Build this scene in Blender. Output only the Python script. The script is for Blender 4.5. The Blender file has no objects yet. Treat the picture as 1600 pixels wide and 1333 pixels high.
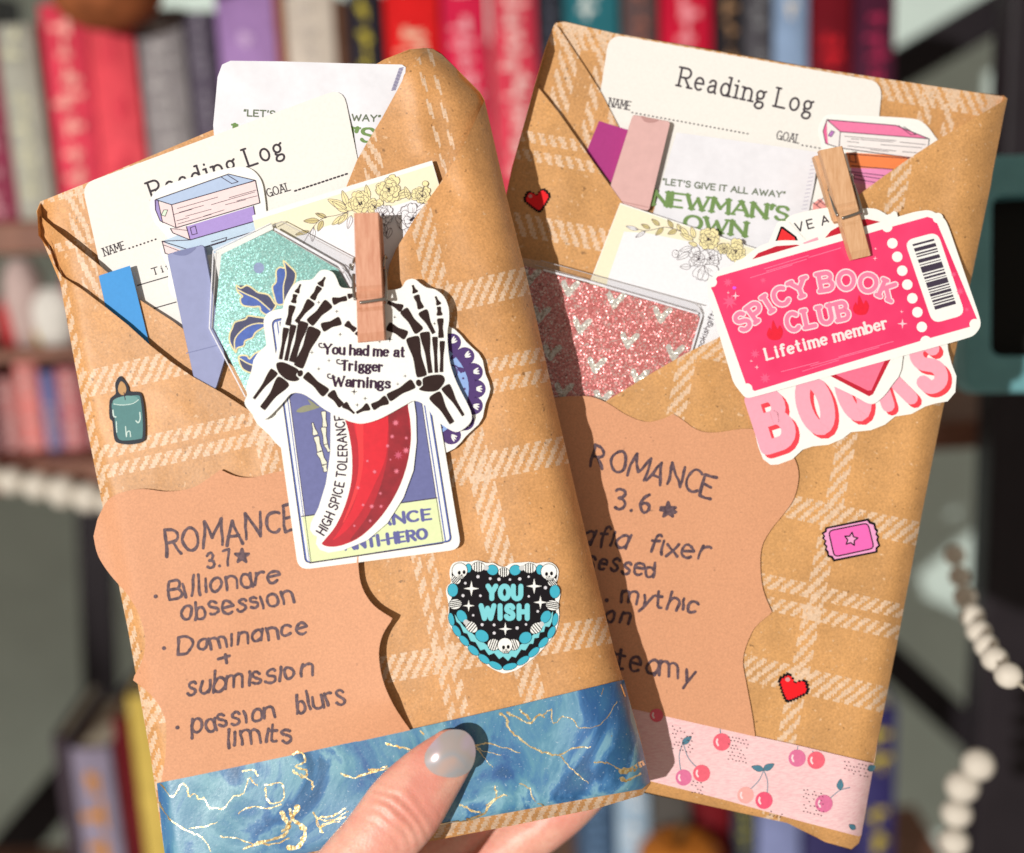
import bpy, math, random
from mathutils import Vector, Matrix, noise
from mathutils.geometry import delaunay_2d_cdt

random.seed(7)
SC = bpy.context.scene
COL = SC.collection

# ------------------------------------------------------------------ camera
F = 2048.0            # focal length in photo pixels (photo 1600 x 1333)
CX, CY = 800.0, 666.5
PITCH, ROLL = math.radians(14.0), math.radians(2.7)
cp, sp, cr_, sr_ = math.cos(PITCH), math.sin(PITCH), math.cos(ROLL), math.sin(ROLL)
fwd = Vector((0, cp, -sp)); r0 = Vector((1, 0, 0)); u0 = Vector((0, sp, cp))
right = r0 * cr_ - u0 * sr_
up = u0 * cr_ + r0 * sr_
ROT = Matrix((right, up, -fwd)).transposed()
cam_d = bpy.data.cameras.new("camera")
cam = bpy.data.objects.new("camera", cam_d)
COL.objects.link(cam)
cam.matrix_world = ROT.to_4x4()
cam_d.sensor_width = 36.0
cam_d.lens = 36.0 * F / 1600.0
cam_d.clip_start = 0.01
cam_d.clip_end = 50.0
cam_d.dof.use_dof = True
cam_d.dof.focus_distance = 0.432
cam_d.dof.aperture_fstop = 4.2
SC.camera = cam

# ------------------------------------------------------------------ world and light
world = bpy.data.worlds.new("World")
SC.world = world
world.use_nodes = True
bgn = world.node_tree.nodes["Background"]
bgn.inputs[0].default_value = (1.0, 0.86, 0.72, 1)
bgn.inputs[1].default_value = 0.32

LDIR = (right * 0.47 + up * 0.075 + fwd * 0.87).normalized()
ld = bpy.data.lights.new("sunlight_lamp", 'SPOT')
ld.energy = 728.0
ld.color = (1.0, 0.962, 0.915)
ld.shadow_soft_size = 0.016
ld.spot_size = math.radians(24.5)
ld.spot_blend = 0.12
lamp = bpy.data.objects.new("sunlight_lamp", ld)
COL.objects.link(lamp)
lamp.location = fwd * 0.5 + right * 0.15 + up * 0.02 - LDIR * 4.0
lamp.rotation_euler = LDIR.to_track_quat('-Z', 'Y').to_euler()

SC.view_settings.view_transform = 'Standard'
SC.view_settings.look = 'None'
SC.view_settings.exposure = 0.0
SC.view_settings.gamma = 1.0
SC.view_settings.use_curve_mapping = False
SC.cycles.max_bounces = 8
SC.cycles.transparent_max_bounces = 16
try:
    SC.cycles.use_denoising = True
except Exception:
    pass

# ------------------------------------------------------------------ geometry helpers
def W(px, py, d):
    """photo pixel at camera depth d (metres) -> world point"""
    return ROT @ Vector(((px - CX) * d / F, (CY - py) * d / F, -d))

def ray_y(px, py, y):
    """world point where the ray of a photo pixel meets the vertical plane at world y"""
    v = ROT @ Vector(((px - CX) / F, (CY - py) / F, -1.0))
    return v * (y / v.y)

def cr(pts, closed=False, n=6):
    """Catmull-Rom through pts"""
    m = len(pts)
    if m < 3:
        return [tuple(p) for p in pts]
    out = []
    for i in range(m if closed else m - 1):
        if closed:
            p0, p1, p2, p3 = pts[(i - 1) % m], pts[i], pts[(i + 1) % m], pts[(i + 2) % m]
        else:
            p0, p1, p2, p3 = pts[max(i - 1, 0)], pts[i], pts[i + 1], pts[min(i + 2, m - 1)]
        for k in range(n):
            t = k / n
            a = [0.5 * (2 * p1[j] + (p2[j] - p0[j]) * t + (2 * p0[j] - 5 * p1[j] + 4 * p2[j] - p3[j]) * t * t
                        + (3 * p1[j] - p0[j] - 3 * p2[j] + p3[j]) * t ** 3) for j in range(len(p1))]
            out.append(tuple(a))
    if not closed:
        out.append(tuple(pts[-1]))
    return out

def arcp(cx, cy, rx, ry, a0, a1, n=10):
    return [(cx + rx * math.cos(math.radians(a0 + (a1 - a0) * i / n)), cy + ry * math.sin(math.radians(a0 + (a1 - a0) * i / n))) for i in range(n + 1)]

def rounded(pts, r, n=5):
    """polygon with rounded corners; r number or list"""
    out = []
    m = len(pts)
    for i in range(m):
        p0, p1, p2 = Vector(pts[i - 1]), Vector(pts[i]), Vector(pts[(i + 1) % m])
        rr = r[i] if isinstance(r, (list, tuple)) else r
        a, b = p0 - p1, p2 - p1
        if rr <= 0:
            out.append(tuple(p1)); continue
        ra, rb = min(rr, a.length * .48), min(rr, b.length * .48)
        s, e = p1 + a.normalized() * ra, p1 + b.normalized() * rb
        for k in range(n + 1):
            t = k / n
            out.append(tuple(s * (1 - t) ** 2 + p1 * 2 * t * (1 - t) + e * t * t))
    return out

def inside(x, y, poly):
    c = False
    j = len(poly) - 1
    for i in range(len(poly)):
        xi, yi = poly[i]; xj, yj = poly[j]
        if (yi > y) != (yj > y) and x < (xj - xi) * (y - yi) / (yj - yi) + xi:
            c = not c
        j = i
    return c

def fill(pts, grid=None):
    """triangulate a polygon; returns (points, faces)"""
    clean = []
    for p in pts:
        if not clean or (abs(p[0] - clean[-1][0]) + abs(p[1] - clean[-1][1])) > 1e-3:
            clean.append((float(p[0]), float(p[1])))
    if abs(clean[0][0] - clean[-1][0]) + abs(clean[0][1] - clean[-1][1]) < 1e-3:
        clean.pop()
    ring = clean
    if grid:
        ring = []
        for i, p in enumerate(clean):
            q = clean[(i + 1) % len(clean)]
            L = math.hypot(q[0] - p[0], q[1] - p[1])
            k = max(1, int(L / grid))
            for j in range(k):
                ring.append((p[0] + (q[0] - p[0]) * j / k, p[1] + (q[1] - p[1]) * j / k))
    n = len(ring)
    vs = [Vector(p) for p in ring]
    if grid:
        xs = [p[0] for p in ring]; ys = [p[1] for p in ring]
        row, y = 0, min(ys) + grid * .5
        while y < max(ys):
            x = min(xs) + grid * (.5 if row % 2 else .25)
            while x < max(xs):
                if inside(x, y, clean):
                    ok = True
                    for q in ring:
                        if abs(q[0] - x) < grid * .45 and abs(q[1] - y) < grid * .45:
                            ok = False; break
                    if ok:
                        vs.append(Vector((x, y)))
                x += grid
            y += grid; row += 1
    res = delaunay_2d_cdt(vs, [(i, (i + 1) % n) for i in range(n)], [], 1, 1e-4)
    return [tuple(v) for v in res[0]], [tuple(f) for f in res[2]], ring

# ------------------------------------------------------------------ objects
def props(o, label=None, cat=None, group=None, kind=None):
    if label: o["label"] = label
    if cat: o["category"] = cat
    if group: o["group"] = group
    if kind: o["kind"] = kind
    return o

def root(name, loc, label, cat, group=None):
    o = bpy.data.objects.new(name, None)
    o.empty_display_size = 0.02
    COL.objects.link(o)
    o.location = loc
    return props(o, label, cat, group)

def wloc(o):
    v = Vector(o.location)
    while o.parent:
        o = o.parent
        v += Vector(o.location)
    return v

class MB:
    """collects geometry in world space and links it as ONE mesh object"""
    def __init__(self):
        self.v, self.f, self.m, self.sm, self.uv = [], [], [], [], []
        self.mats = []
    def mi(self, mat):
        if mat not in self.mats:
            self.mats.append(mat)
        return self.mats.index(mat)
    def add(self, verts, faces, mat, smooth=False, uvs=None):
        b = len(self.v)
        self.v += [tuple(x) for x in verts]
        self.uv += list(uvs) if uvs else [(0, 0)] * len(verts)
        i = self.mi(mat)
        for f in faces:
            self.f.append(tuple(b + k for k in f)); self.m.append(i); self.sm.append(smooth)
    def box(self, c, ex, ey, ez, mat):
        """box from centre and three half-axis vectors"""
        c, ex, ey, ez = Vector(c), Vector(ex), Vector(ey), Vector(ez)
        vs = [c + ex * a + ey * b + ez * d for a in (-1, 1) for b in (-1, 1) for d in (-1, 1)]
        self.add(vs, [(0, 1, 3, 2), (4, 6, 7, 5), (0, 4, 5, 1), (2, 3, 7, 6), (0, 2, 6, 4), (1, 5, 7, 3)], mat)
    def tube(self, pts, rad, mat, n=10, closed=False, cap=True):
        pts = [Vector(p) for p in pts]
        m = len(pts)
        rads = rad if isinstance(rad, (list, tuple)) else [rad] * m
        vs, fs = [], []
        nrm = None
        for i, p in enumerate(pts):
            a = pts[(i - 1) % m] if (closed or i) else p
            b = pts[(i + 1) % m] if (closed or i < m - 1) else p
            t = (b - a).normalized()
            if nrm is None:
                nrm = t.orthogonal().normalized()
            nrm = (nrm - t * nrm.dot(t)).normalized()
            bn = t.cross(nrm)
            for k in range(n):
                an = 2 * math.pi * k / n
                vs.append(p + (nrm * math.cos(an) + bn * math.sin(an)) * rads[i])
        for i in range(m if closed else m - 1):
            for k in range(n):
                a, b = i * n + k, i * n + (k + 1) % n
                c, d = ((i + 1) % m) * n + (k + 1) % n, ((i + 1) % m) * n + k
                fs.append((a, b, c, d))
        if cap and not closed:
            fs.append(tuple(range(n - 1, -1, -1))); fs.append(tuple((m - 1) * n + k for k in range(n)))
        self.add(vs, fs, mat, True)
    def ball(self, c, r, mat, n=16, sq=(1, 1, 1)):
        c = Vector(c)
        vs, fs = [], []
        rows = n // 2
        for i in range(rows + 1):
            th = math.pi * i / rows
            for k in range(n):
                ph = 2 * math.pi * k / n
                vs.append(c + Vector((math.sin(th) * math.cos(ph) * r * sq[0], math.sin(th) * math.sin(ph) * r * sq[1], math.cos(th) * r * sq[2])))
        for i in range(rows):
            for k in range(n):
                fs.append((i * n + k, (i + 1) * n + k, (i + 1) * n + (k + 1) % n, i * n + (k + 1) % n))
        self.add(vs, fs, mat, True)
    def build(self, name, parent=None, bevel=0):
        c = Vector((0, 0, 0))
        for p in self.v:
            c += Vector(p)
        c /= max(1, len(self.v))
        me = bpy.data.meshes.new(name)
        me.from_pydata([Vector(p) - c for p in self.v], [], self.f)
        for m in self.mats:
            me.materials.append(m)
        me.polygons.foreach_set("material_index", self.m)
        me.polygons.foreach_set("use_smooth", self.sm)
        uvl = me.uv_layers.new(name="UVMap")
        for lp in me.loops:
            uvl.data[lp.index].uv = self.uv[lp.vertex_index]
        me.update()
        o = bpy.data.objects.new(name, me)
        COL.objects.link(o)
        if parent:
            o.parent = parent
            o.location = c - wloc(parent)
        else:
            o.location = c
        if bevel:
            b = o.modifiers.new("bevel", 'BEVEL'); b.width = bevel; b.segments = 2; b.limit_method = 'ANGLE'
        return o

class Art(MB):
    """flat printed things: polygons, strokes and lettering given in photo pixels (or in pixels of an enlarged
    view: xf = (x0, y0, scale)), laid on the surface depth(px, py), printed layers 0.015 mm apart"""
    UP = 1.6e-5
    def __init__(self, depth, xf=None, uvfn=None, lift=0.0):
        super().__init__()
        self.depth = depth if callable(depth) else (lambda x, y, d=depth: d)
        self.xf = xf
        self.uvfn = uvfn or (lambda x, y: (x / 100, y / 100))
        self.off = lift
        self.k = 0
    def q(self, p):
        if self.xf:
            return (self.xf[0] + p[0] / self.xf[2], self.xf[1] + p[1] / self.xf[2])
        return (p[0], p[1])
    def s(self):
        return 1.0 / self.xf[2] if self.xf else 1.0
    def pt(self, x, y, extra=0.0):
        return W(x, y, self.depth(x, y) - self.off - extra)
    def poly(self, pts, mat, smooth=False, grid=None, up=True, closed_curve=False, n=6):
        if closed_curve:
            pts = cr(pts, True, n)
        if up:
            self.off += self.UP
        pts = [self.q(p) for p in pts]
        vs, fs, ring = fill(pts, grid)
        v3 = [self.pt(x, y) for x, y in vs]
        fl = []
        for f in fs:
            a, b, c = v3[f[0]], v3[f[1]], v3[f[2]]
            nr = (b - a).cross(c - a)
            fl.append(f if nr.dot(a) < 0 else tuple(reversed(f)))
        self.add(v3, fl, mat, smooth, [self.uvfn(x, y) for x, y in vs])
        return ring
    def sheet(self, pts, mat, side, thick=2.5e-4, grid=None, closed_curve=False, n=6, smooth=False):
        """a sheet with real thickness: front, rim and back"""
        ring = self.poly(pts, mat, smooth=smooth, grid=grid, closed_curve=closed_curve, n=n)
        m = len(ring)
        a = [self.pt(x, y) for x, y in ring]
        b = [self.pt(x, y, -thick) for x, y in ring]
        uv = [self.uvfn(x, y) for x, y in ring]
        self.add(a + b, [(i, m + i, m + (i + 1) % m, (i + 1) % m) for i in range(m)], side, False, uv + uv)
        vs, fs, _ = fill(ring, grid)
        self.add([self.pt(x, y, -thick) for x, y in vs], fs, side, False, [self.uvfn(x, y) for x, y in vs])
        return ring
    def ell(self, cx, cy, rx, ry, mat, rot=0, up=True, n=20):
        c, s = math.cos(math.radians(rot)), math.sin(math.radians(rot))
        self.poly([(cx + rx * math.cos(t) * c - ry * math.sin(t) * s, cy + rx * math.cos(t) * s + ry * math.sin(t) * c)
                   for t in [2 * math.pi * i / n for i in range(n)]], mat, up=up)
    def ribbon(self, pts, ws, mat):
        pts = [self.q(p) for p in pts]
        sc = self.s()
        ws = [w * sc * .5 for w in ws]
        m = len(pts)
        if m < 2:
            return
        self.k = (self.k + 1) % 14
        base = self.k * 1e-6
        vs, fs = [], []
        ns = []
        for i in range(m):
            ax, ay = pts[max(i - 1, 0)]; bx, by = pts[min(i + 1, m - 1)]
            L = math.hypot(bx - ax, by - ay) or 1e-6
            ns.append(((ay - by) / L, (bx - ax) / L))
        for i, (x, y) in enumerate(pts):
            e = base + i * 1.5e-7
            vs.append(self.pt(x + ns[i][0] * ws[i], y + ns[i][1] * ws[i], e))
            vs.append(self.pt(x - ns[i][0] * ws[i], y - ns[i][1] * ws[i], e))
        for i in range(m - 1):
            fs.append((2 * i, 2 * i + 1, 2 * i + 3, 2 * i + 2))
        for end in (0, m - 1):
            x, y = pts[end]; nx, ny = ns[end]; w = ws[end]
            tx, ty = ny, -nx
            if end == 0: tx, ty = -tx, -ty
            idx = [2 * end]
            for k in range(1, 5):
                a = math.pi * k / 5
                idx.append(len(vs))
                vs.append(self.pt(x + nx * w * math.cos(a) + tx * w * math.sin(a), y + ny * w * math.cos(a) + ty * w * math.sin(a), base + end * 1.5e-7))
            idx.append(2 * end + 1)
            fs.append(tuple(idx))
        fl = []
        for f in fs:
            a, b, c = vs[f[0]], vs[f[1]], vs[f[2]]
            nr = (b - a).cross(c - a)
            fl.append(f if nr.dot(a) < 0 else tuple(reversed(f)))
        self.add(vs, fl, mat)
    def stroke(self, pts, w, mat, curve=True, closed=False, n=5, up=False, taper=0):
        """pen line; breaks at sharp corners into round-ended pieces"""
        if up:
            self.off += self.UP
        pts = [tuple(p) for p in pts]
        if curve and len(pts) > 2:
            pts = cr(pts, closed, n)
        if closed:
            pts = pts + [pts[0]]
        m = len(pts)
        ws = w if isinstance(w, (list, tuple)) else [w * (1 - taper * i / max(1, m - 1)) for i in range(m)]
        if len(ws) != m:
            ws = [ws[min(len(ws) - 1, int(i * len(ws) / m))] for i in range(m)]
        st = 0
        for i in range(1, m - 1):
            ax, ay = pts[i][0] - pts[i - 1][0], pts[i][1] - pts[i - 1][1]
            bx, by = pts[i + 1][0] - pts[i][0], pts[i + 1][1] - pts[i][1]
            L = math.hypot(ax, ay) * math.hypot(bx, by)
            if L > 0 and (ax * bx + ay * by) / L < 0.62:
                self.ribbon(pts[st:i + 1], ws[st:i + 1], mat)
                st = i
        self.ribbon(pts[st:], ws[st:], mat)
    def star4(self, x, y, r, mat, up=False):
        p = []
        for k in range(8):
            a = math.pi / 4 * k - math.pi / 2
            q = r if k % 2 == 0 else r * .24
            p.append((x + q * math.cos(a), y + q * math.sin(a)))
        self.poly(p, mat, up=up)
    def star(self, x, y, r, mat, n=5, inner=.45, rot=-90, up=False):
        p = []
        for k in range(2 * n):
            a = math.pi / n * k + math.radians(rot)
            q = r if k % 2 == 0 else r * inner
            p.append((x + q * math.cos(a), y + q * math.sin(a)))
        self.poly(p, mat, up=up)
        return p
    def text(self, s, p0, p1, h, w, mat, serif=0, contrast=0, jitter=0, path=None, slant=0, gap=.2, up=True, font=None, wscale=1.0):
        """stroke lettering fitted on the baseline p0 -> p1 (or along path)"""
        if up:
            self.off += self.UP
        G = font or GLYPH
        base = cr(path, False, 12) if path else [p0, p1]
        seg = [0]
        for a, b in zip(base, base[1:]):
            seg.append(seg[-1] + math.hypot(b[0] - a[0], b[1] - a[1]))
        total = seg[-1]
        adv, x = [], 0
        for ch in s:
            if ch == ' ':
                adv.append(x); x += .42; continue
            adv.append(x); x += G[ch][0] + gap
        x -= gap
        k = total / max(x, 1e-6)
        rnd = random.Random(len(s) * 31 + int(p0[0] if p0 else 5))
        def at(u, v):
            d = u * k
            i = 0
            while i < len(seg) - 2 and seg[i + 1] < d:
                i += 1
            a, b = base[i], base[i + 1]
            L = seg[i + 1] - seg[i] or 1
            t = (d - seg[i]) / L
            tx, ty = (b[0] - a[0]) / L, (b[1] - a[1]) / L
            v2 = v * h
            return (a[0] + (b[0] - a[0]) * t + ty * v2 + tx * slant * v2, a[1] + (b[1] - a[1]) * t - tx * v2 + ty * slant * v2)
        for ch, ax in zip(s, adv):
            if ch == ' ':
                continue
            jx, jy, js = (rnd.uniform(-1, 1) * jitter, rnd.uniform(-1, 1) * jitter, 1 + rnd.uniform(-1, 1) * jitter * 1.2)
            rot = rnd.uniform(-1, 1) * jitter * 2.6 + jitter
            sd_ = rnd.uniform(0, 99)
            for st in G[ch][1]:
                loc = [(a * js + b * rot + jx, b * js + jy) for a, b in st]
                if jitter:
                    loc = sum([[(p[0] + (q[0] - p[0]) * t_ / 4, p[1] + (q[1] - p[1]) * t_ / 4) for t_ in range(4)] for p, q in zip(loc, loc[1:])], []) + [loc[-1]] if len(loc) == 2 else loc
                    loc = [(a_ + .10 * noise.noise(Vector((a_ * 1.7, b_ * 1.7, sd_))), b_ + .10 * noise.noise(Vector((a_ * 1.7 + 7, b_ * 1.7, sd_)))) for a_, b_ in loc]
                m = len(loc)
                ws = []
                for i in range(m):
                    a, b = loc[max(i - 1, 0)], loc[min(i + 1, m - 1)]
                    L = math.hypot((b[0] - a[0]) * k / h, b[1] - a[1]) or 1e-6
                    vert = abs(b[1] - a[1]) / L
                    if contrast and (b[0] - a[0]) * (b[1] - a[1]) > 0 and vert > .3 and m == 2 and abs(b[0] - a[0]) > .08:
                        vert *= .25
                    ws.append(w * (1 - contrast * (1 - vert)) * (1 + (rnd.uniform(-.2, .2) if jitter else 0)))
                gl = [at(ax + a, b) for a, b in loc]
                self.stroke(gl, ws, mat, curve=False)
                if serif:
                    for e, o in ((0, 1), (m - 1, m - 2)):
                        dx, dy = (loc[e][0] - loc[o][0]) * k / h, loc[e][1] - loc[o][1]
                        if abs(dy) > abs(dx) * 1.1:
                            yb = loc[e][1]
                            if min(abs(yb), abs(yb - 1), abs(yb - .66)) < .04:
                                sl = serif * h / k
                                left, rightt = sl, sl
                                if abs(yb - .66) < .04 or (ch in 'hdbkl' and yb > .9): rightt = sl * .15
                                self.stroke([at(ax + loc[e][0] - left, yb), at(ax + loc[e][0] + rightt, yb)], w * (1 - contrast) * .95, mat, curve=False)

# ------------------------------------------------------------------ stroke alphabet (cap height 1, x height .66)
def _g():
    A = arcp
    g = {}
    g['A'] = (.8, [[(0, 0), (.4, 1)], [(.4, 1), (.8, 0)], [(.14, .36), (.66, .36)]])
    g['B'] = (.64, [[(0, 0), (0, 1)], [(0, 1), (.34, 1)] + A(.34, .765, .24, .235, 85, -85, 8) + [(.34, .53), (0, .53)], [(.34, .53)] + A(.36, .265, .28, .265, 85, -85, 8) + [(.36, 0), (0, 0)]])
    g['C'] = (.74, [A(.4, .5, .4, .5, 48, 312, 16)])
    g['D'] = (.7, [[(0, 0), (0, 1)], [(0, 1), (.26, 1)] + A(.26, .5, .44, .5, 85, -85, 12) + [(.26, 0), (0, 0)]])
    g['E'] = (.58, [[(0, 0), (0, 1)], [(0, 1), (.58, 1)], [(0, .52), (.48, .52)], [(0, 0), (.58, 0)]])
    g['G'] = (.78, [A(.4, .5, .4, .5, 48, 330, 16), [(.78, .02), (.78, .42)], [(.78, .42), (.46, .42)]])
    g['H'] = (.7, [[(0, 0), (0, 1)], [(.7, 0), (.7, 1)], [(0, .52), (.7, .52)]])
    g['I'] = (.06, [[(.03, 0), (.03, 1)]])
    g['K'] = (.66, [[(0, 0), (0, 1)], [(.62, 1), (.02, .42)], [(.22, .6), (.66, 0)]])
    g['L'] = (.55, [[(0, 0), (0, 1)], [(0, 0), (.55, 0)]])
    g['M'] = (.86, [[(0, 0), (.05, 1)], [(.05, 1), (.43, .3)], [(.43, .3), (.81, 1)], [(.81, 1), (.86, 0)]])
    g['N'] = (.72, [[(0, 0), (0, 1)], [(0, 1), (.72, 0)], [(.72, 0), (.72, 1)]])
    g['O'] = (.8, [A(.4, .5, .4, .5, 90, 450, 22)])
    g['P'] = (.62, [[(0, 0), (0, 1)], [(0, 1), (.34, 1)] + A(.34, .73, .28, .27, 85, -85, 8) + [(.34, .46), (0, .46)]])
    g['R'] = (.66, [[(0, 0), (0, 1)], [(0, 1), (.34, 1)] + A(.34, .74, .27, .26, 85, -85, 8) + [(.34, .48), (0, .48)], [(.3, .48), (.66, 0)]])
    g['S'] = (.6, [cr([(.57, .84), (.46, .97), (.3, 1), (.12, .94), (.04, .77), (.12, .6), (.3, .52), (.5, .42), (.58, .25), (.5, .07), (.3, 0), (.12, .03), (0, .17)], False, 3)])
    g['T'] = (.7, [[(.35, 0), (.35, 1)], [(0, 1), (.7, 1)]])
    g['U'] = (.7, [[(0, 1), (0, .35)] + A(.35, .35, .35, .35, 180, 360, 10) + [(.7, .35), (.7, 1)]])
    g['V'] = (.76, [[(0, 1), (.38, 0)], [(.38, 0), (.76, 1)]])
    g['W'] = (1.1, [[(0, 1), (.28, 0)], [(.28, 0), (.55, .8)], [(.55, .8), (.82, 0)], [(.82, 0), (1.1, 1)]])
    g['Y'] = (.74, [[(0, 1), (.37, .48)], [(.74, 1), (.37, .48)], [(.37, .48), (.37, 0)]])
    g['a'] = (.5, [A(.25, .32, .25, .33, 40, 400, 16), [(.5, .66), (.5, 0)]])
    g['b'] = (.5, [[(0, 1), (0, 0)], A(.25, .32, .25, .33, 180, 540, 16)])
    g['c'] = (.46, [A(.26, .33, .26, .33, 45, 315, 14)])
    g['d'] = (.5, [A(.25, .32, .25, .33, 0, 360, 16), [(.5, 1), (.5, 0)]])
    g['e'] = (.52, [[(.02, .34), (.5, .36)] + A(.26, .33, .25, .33, 10, 310, 16)])
    g['f'] = (.36, [cr([(.36, .92), (.26, 1), (.15, .93), (.13, .75), (.13, 0)], False, 4), [(0, .64), (.32, .64)]])
    g['g'] = (.5, [A(.25, .34, .25, .32, 20, 380, 16), [(.5, .66), (.5, -.08)] + A(.25, -.08, .25, .24, 0, -160, 10)])
    g['h'] = (.48, [[(0, 1), (0, 0)], [(0, .4)] + A(.24, .42, .24, .24, 170, 0, 8) + [(.48, .4), (.48, 0)]])
    g['i'] = (.06, [[(.03, .66), (.03, 0)], [(.03, .9), (.03, .93)]])
    g['\u0131'] = (.06, [[(.03, .7), (.03, 0)]])
    g['k'] = (.46, [[(0, 1), (0, 0)], [(.42, .64), (.02, .26)], [(.16, .38), (.46, 0)]])
    g['l'] = (.06, [[(.03, 1), (.03, 0)]])
    g['m'] = (.8, [[(0, .66), (0, 0)], [(0, .4)] + A(.2, .44, .2, .22, 170, 0, 7) + [(.4, 0)], [(.4, .4)] + A(.6, .44, .2, .22, 170, 0, 7) + [(.8, 0)]])
    g['n'] = (.48, [[(0, .66), (0, 0)], [(0, .4)] + A(.24, .42, .24, .24, 170, 0, 8) + [(.48, 0)]])
    g['o'] = (.52, [A(.26, .33, .26, .33, 90, 450, 18)])
    g['p'] = (.5, [[(0, .66), (0, -.32)], A(.25, .33, .25, .33, 180, 540, 16)])
    g['r'] = (.34, [[(0, .66), (0, 0)], [(0, .38)] + A(.2, .44, .2, .22, 165, 50, 6)])
    g['s'] = (.42, [cr([(.4, .56), (.3, .65), (.16, .65), (.05, .55), (.1, .42), (.24, .35), (.38, .26), (.4, .12), (.28, .01), (.12, .01), (0, .1)], False, 3)])
    g['t'] = (.36, [[(.15, .94), (.15, .14)] + A(.27, .14, .12, .13, 190, 300, 5), [(0, .66), (.34, .66)]])
    g['u'] = (.48, [[(0, .66), (0, .24)] + A(.24, .24, .24, .24, 180, 360, 8) + [(.48, .66)], [(.48, .66), (.48, 0)]])
    g['v'] = (.46, [[(0, .66), (.23, 0)], [(.23, 0), (.46, .66)]])
    g['x'] = (.46, [[(0, .66), (.46, 0)], [(.46, .66), (0, 0)]])
    g['y'] = (.48, [[(0, .66), (.24, .02)], [(.48, .66), (.14, -.34)]])
    g['3'] = (.5, [cr([(.02, .88), (.15, 1), (.36, .98), (.46, .8), (.36, .6), (.18, .54), (.4, .48), (.5, .28), (.4, .06), (.18, 0), (0, .1)], False, 4)])
    g['6'] = (.5, [cr([(.42, .98), (.2, .8), (.04, .5), (.02, .24), (.16, .02), (.36, .02), (.5, .2), (.44, .42), (.24, .48), (.06, .34)], False, 4)])
    g['7'] = (.5, [[(0, .96), (.48, .98)], [(.48, .98), (.22, 0)]])
    g['.'] = (.08, [[(.04, 0), (.05, .02)]])
    g['-'] = (.34, [[(0, .42), (.34, .42)]])
    g["'"] = (.1, [[(.08, 1), (.03, .76)]])
    g['"'] = (.24, [[(.06, 1), (.02, .78)], [(.22, 1), (.18, .78)]])
    return g
GLYPH = _g()
# typewriter / book letters: two-storey a, wider i and l with feet
SERIF = dict(GLYPH)
SERIF['a'] = (.5, [cr([(.06, .52), (.14, .63), (.28, .66), (.4, .6), (.43, .46), (.43, .1), (.5, 0)], False, 3), cr([(.43, .38), (.24, .36), (.06, .27), (.03, .12), (.12, .01), (.28, .02), (.43, .14)], False, 3)])
SERIF['i'] = (.3, [[(.15, .66), (.15, 0)], [(.15, .9), (.15, .93)]])
SERIF['l'] = (.24, [[(.12, 1), (.12, 0)]])
SERIF['g'] = (.54, [arcp(.24, .43, .21, .22, 0, 360, 14), [(.4, .58), (.54, .66)], cr([(.1, .24), (.06, .14), (.2, .06), (.42, .04), (.5, -.1), (.4, -.26), (.2, -.3), (.02, -.2), (.06, -.04), (.2, .05)], False, 3)])
SERIF['I'] = (.2, [[(.1, 0), (.1, 1)]])
# ------------------------------------------------------------------ materials
GAIN = (1.21, 1.155, 1.15)      # light falling on a sunlit surface: albedo = seen colour / gain
def lin(c):
    c /= 255.0
    return c / 12.92 if c <= .04045 else ((c + .055) / 1.055) ** 2.4
def alb(rgb):
    return tuple(min(.86, max(.008, lin(c) / g)) for c, g in zip(rgb, GAIN)) + (1,)

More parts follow.
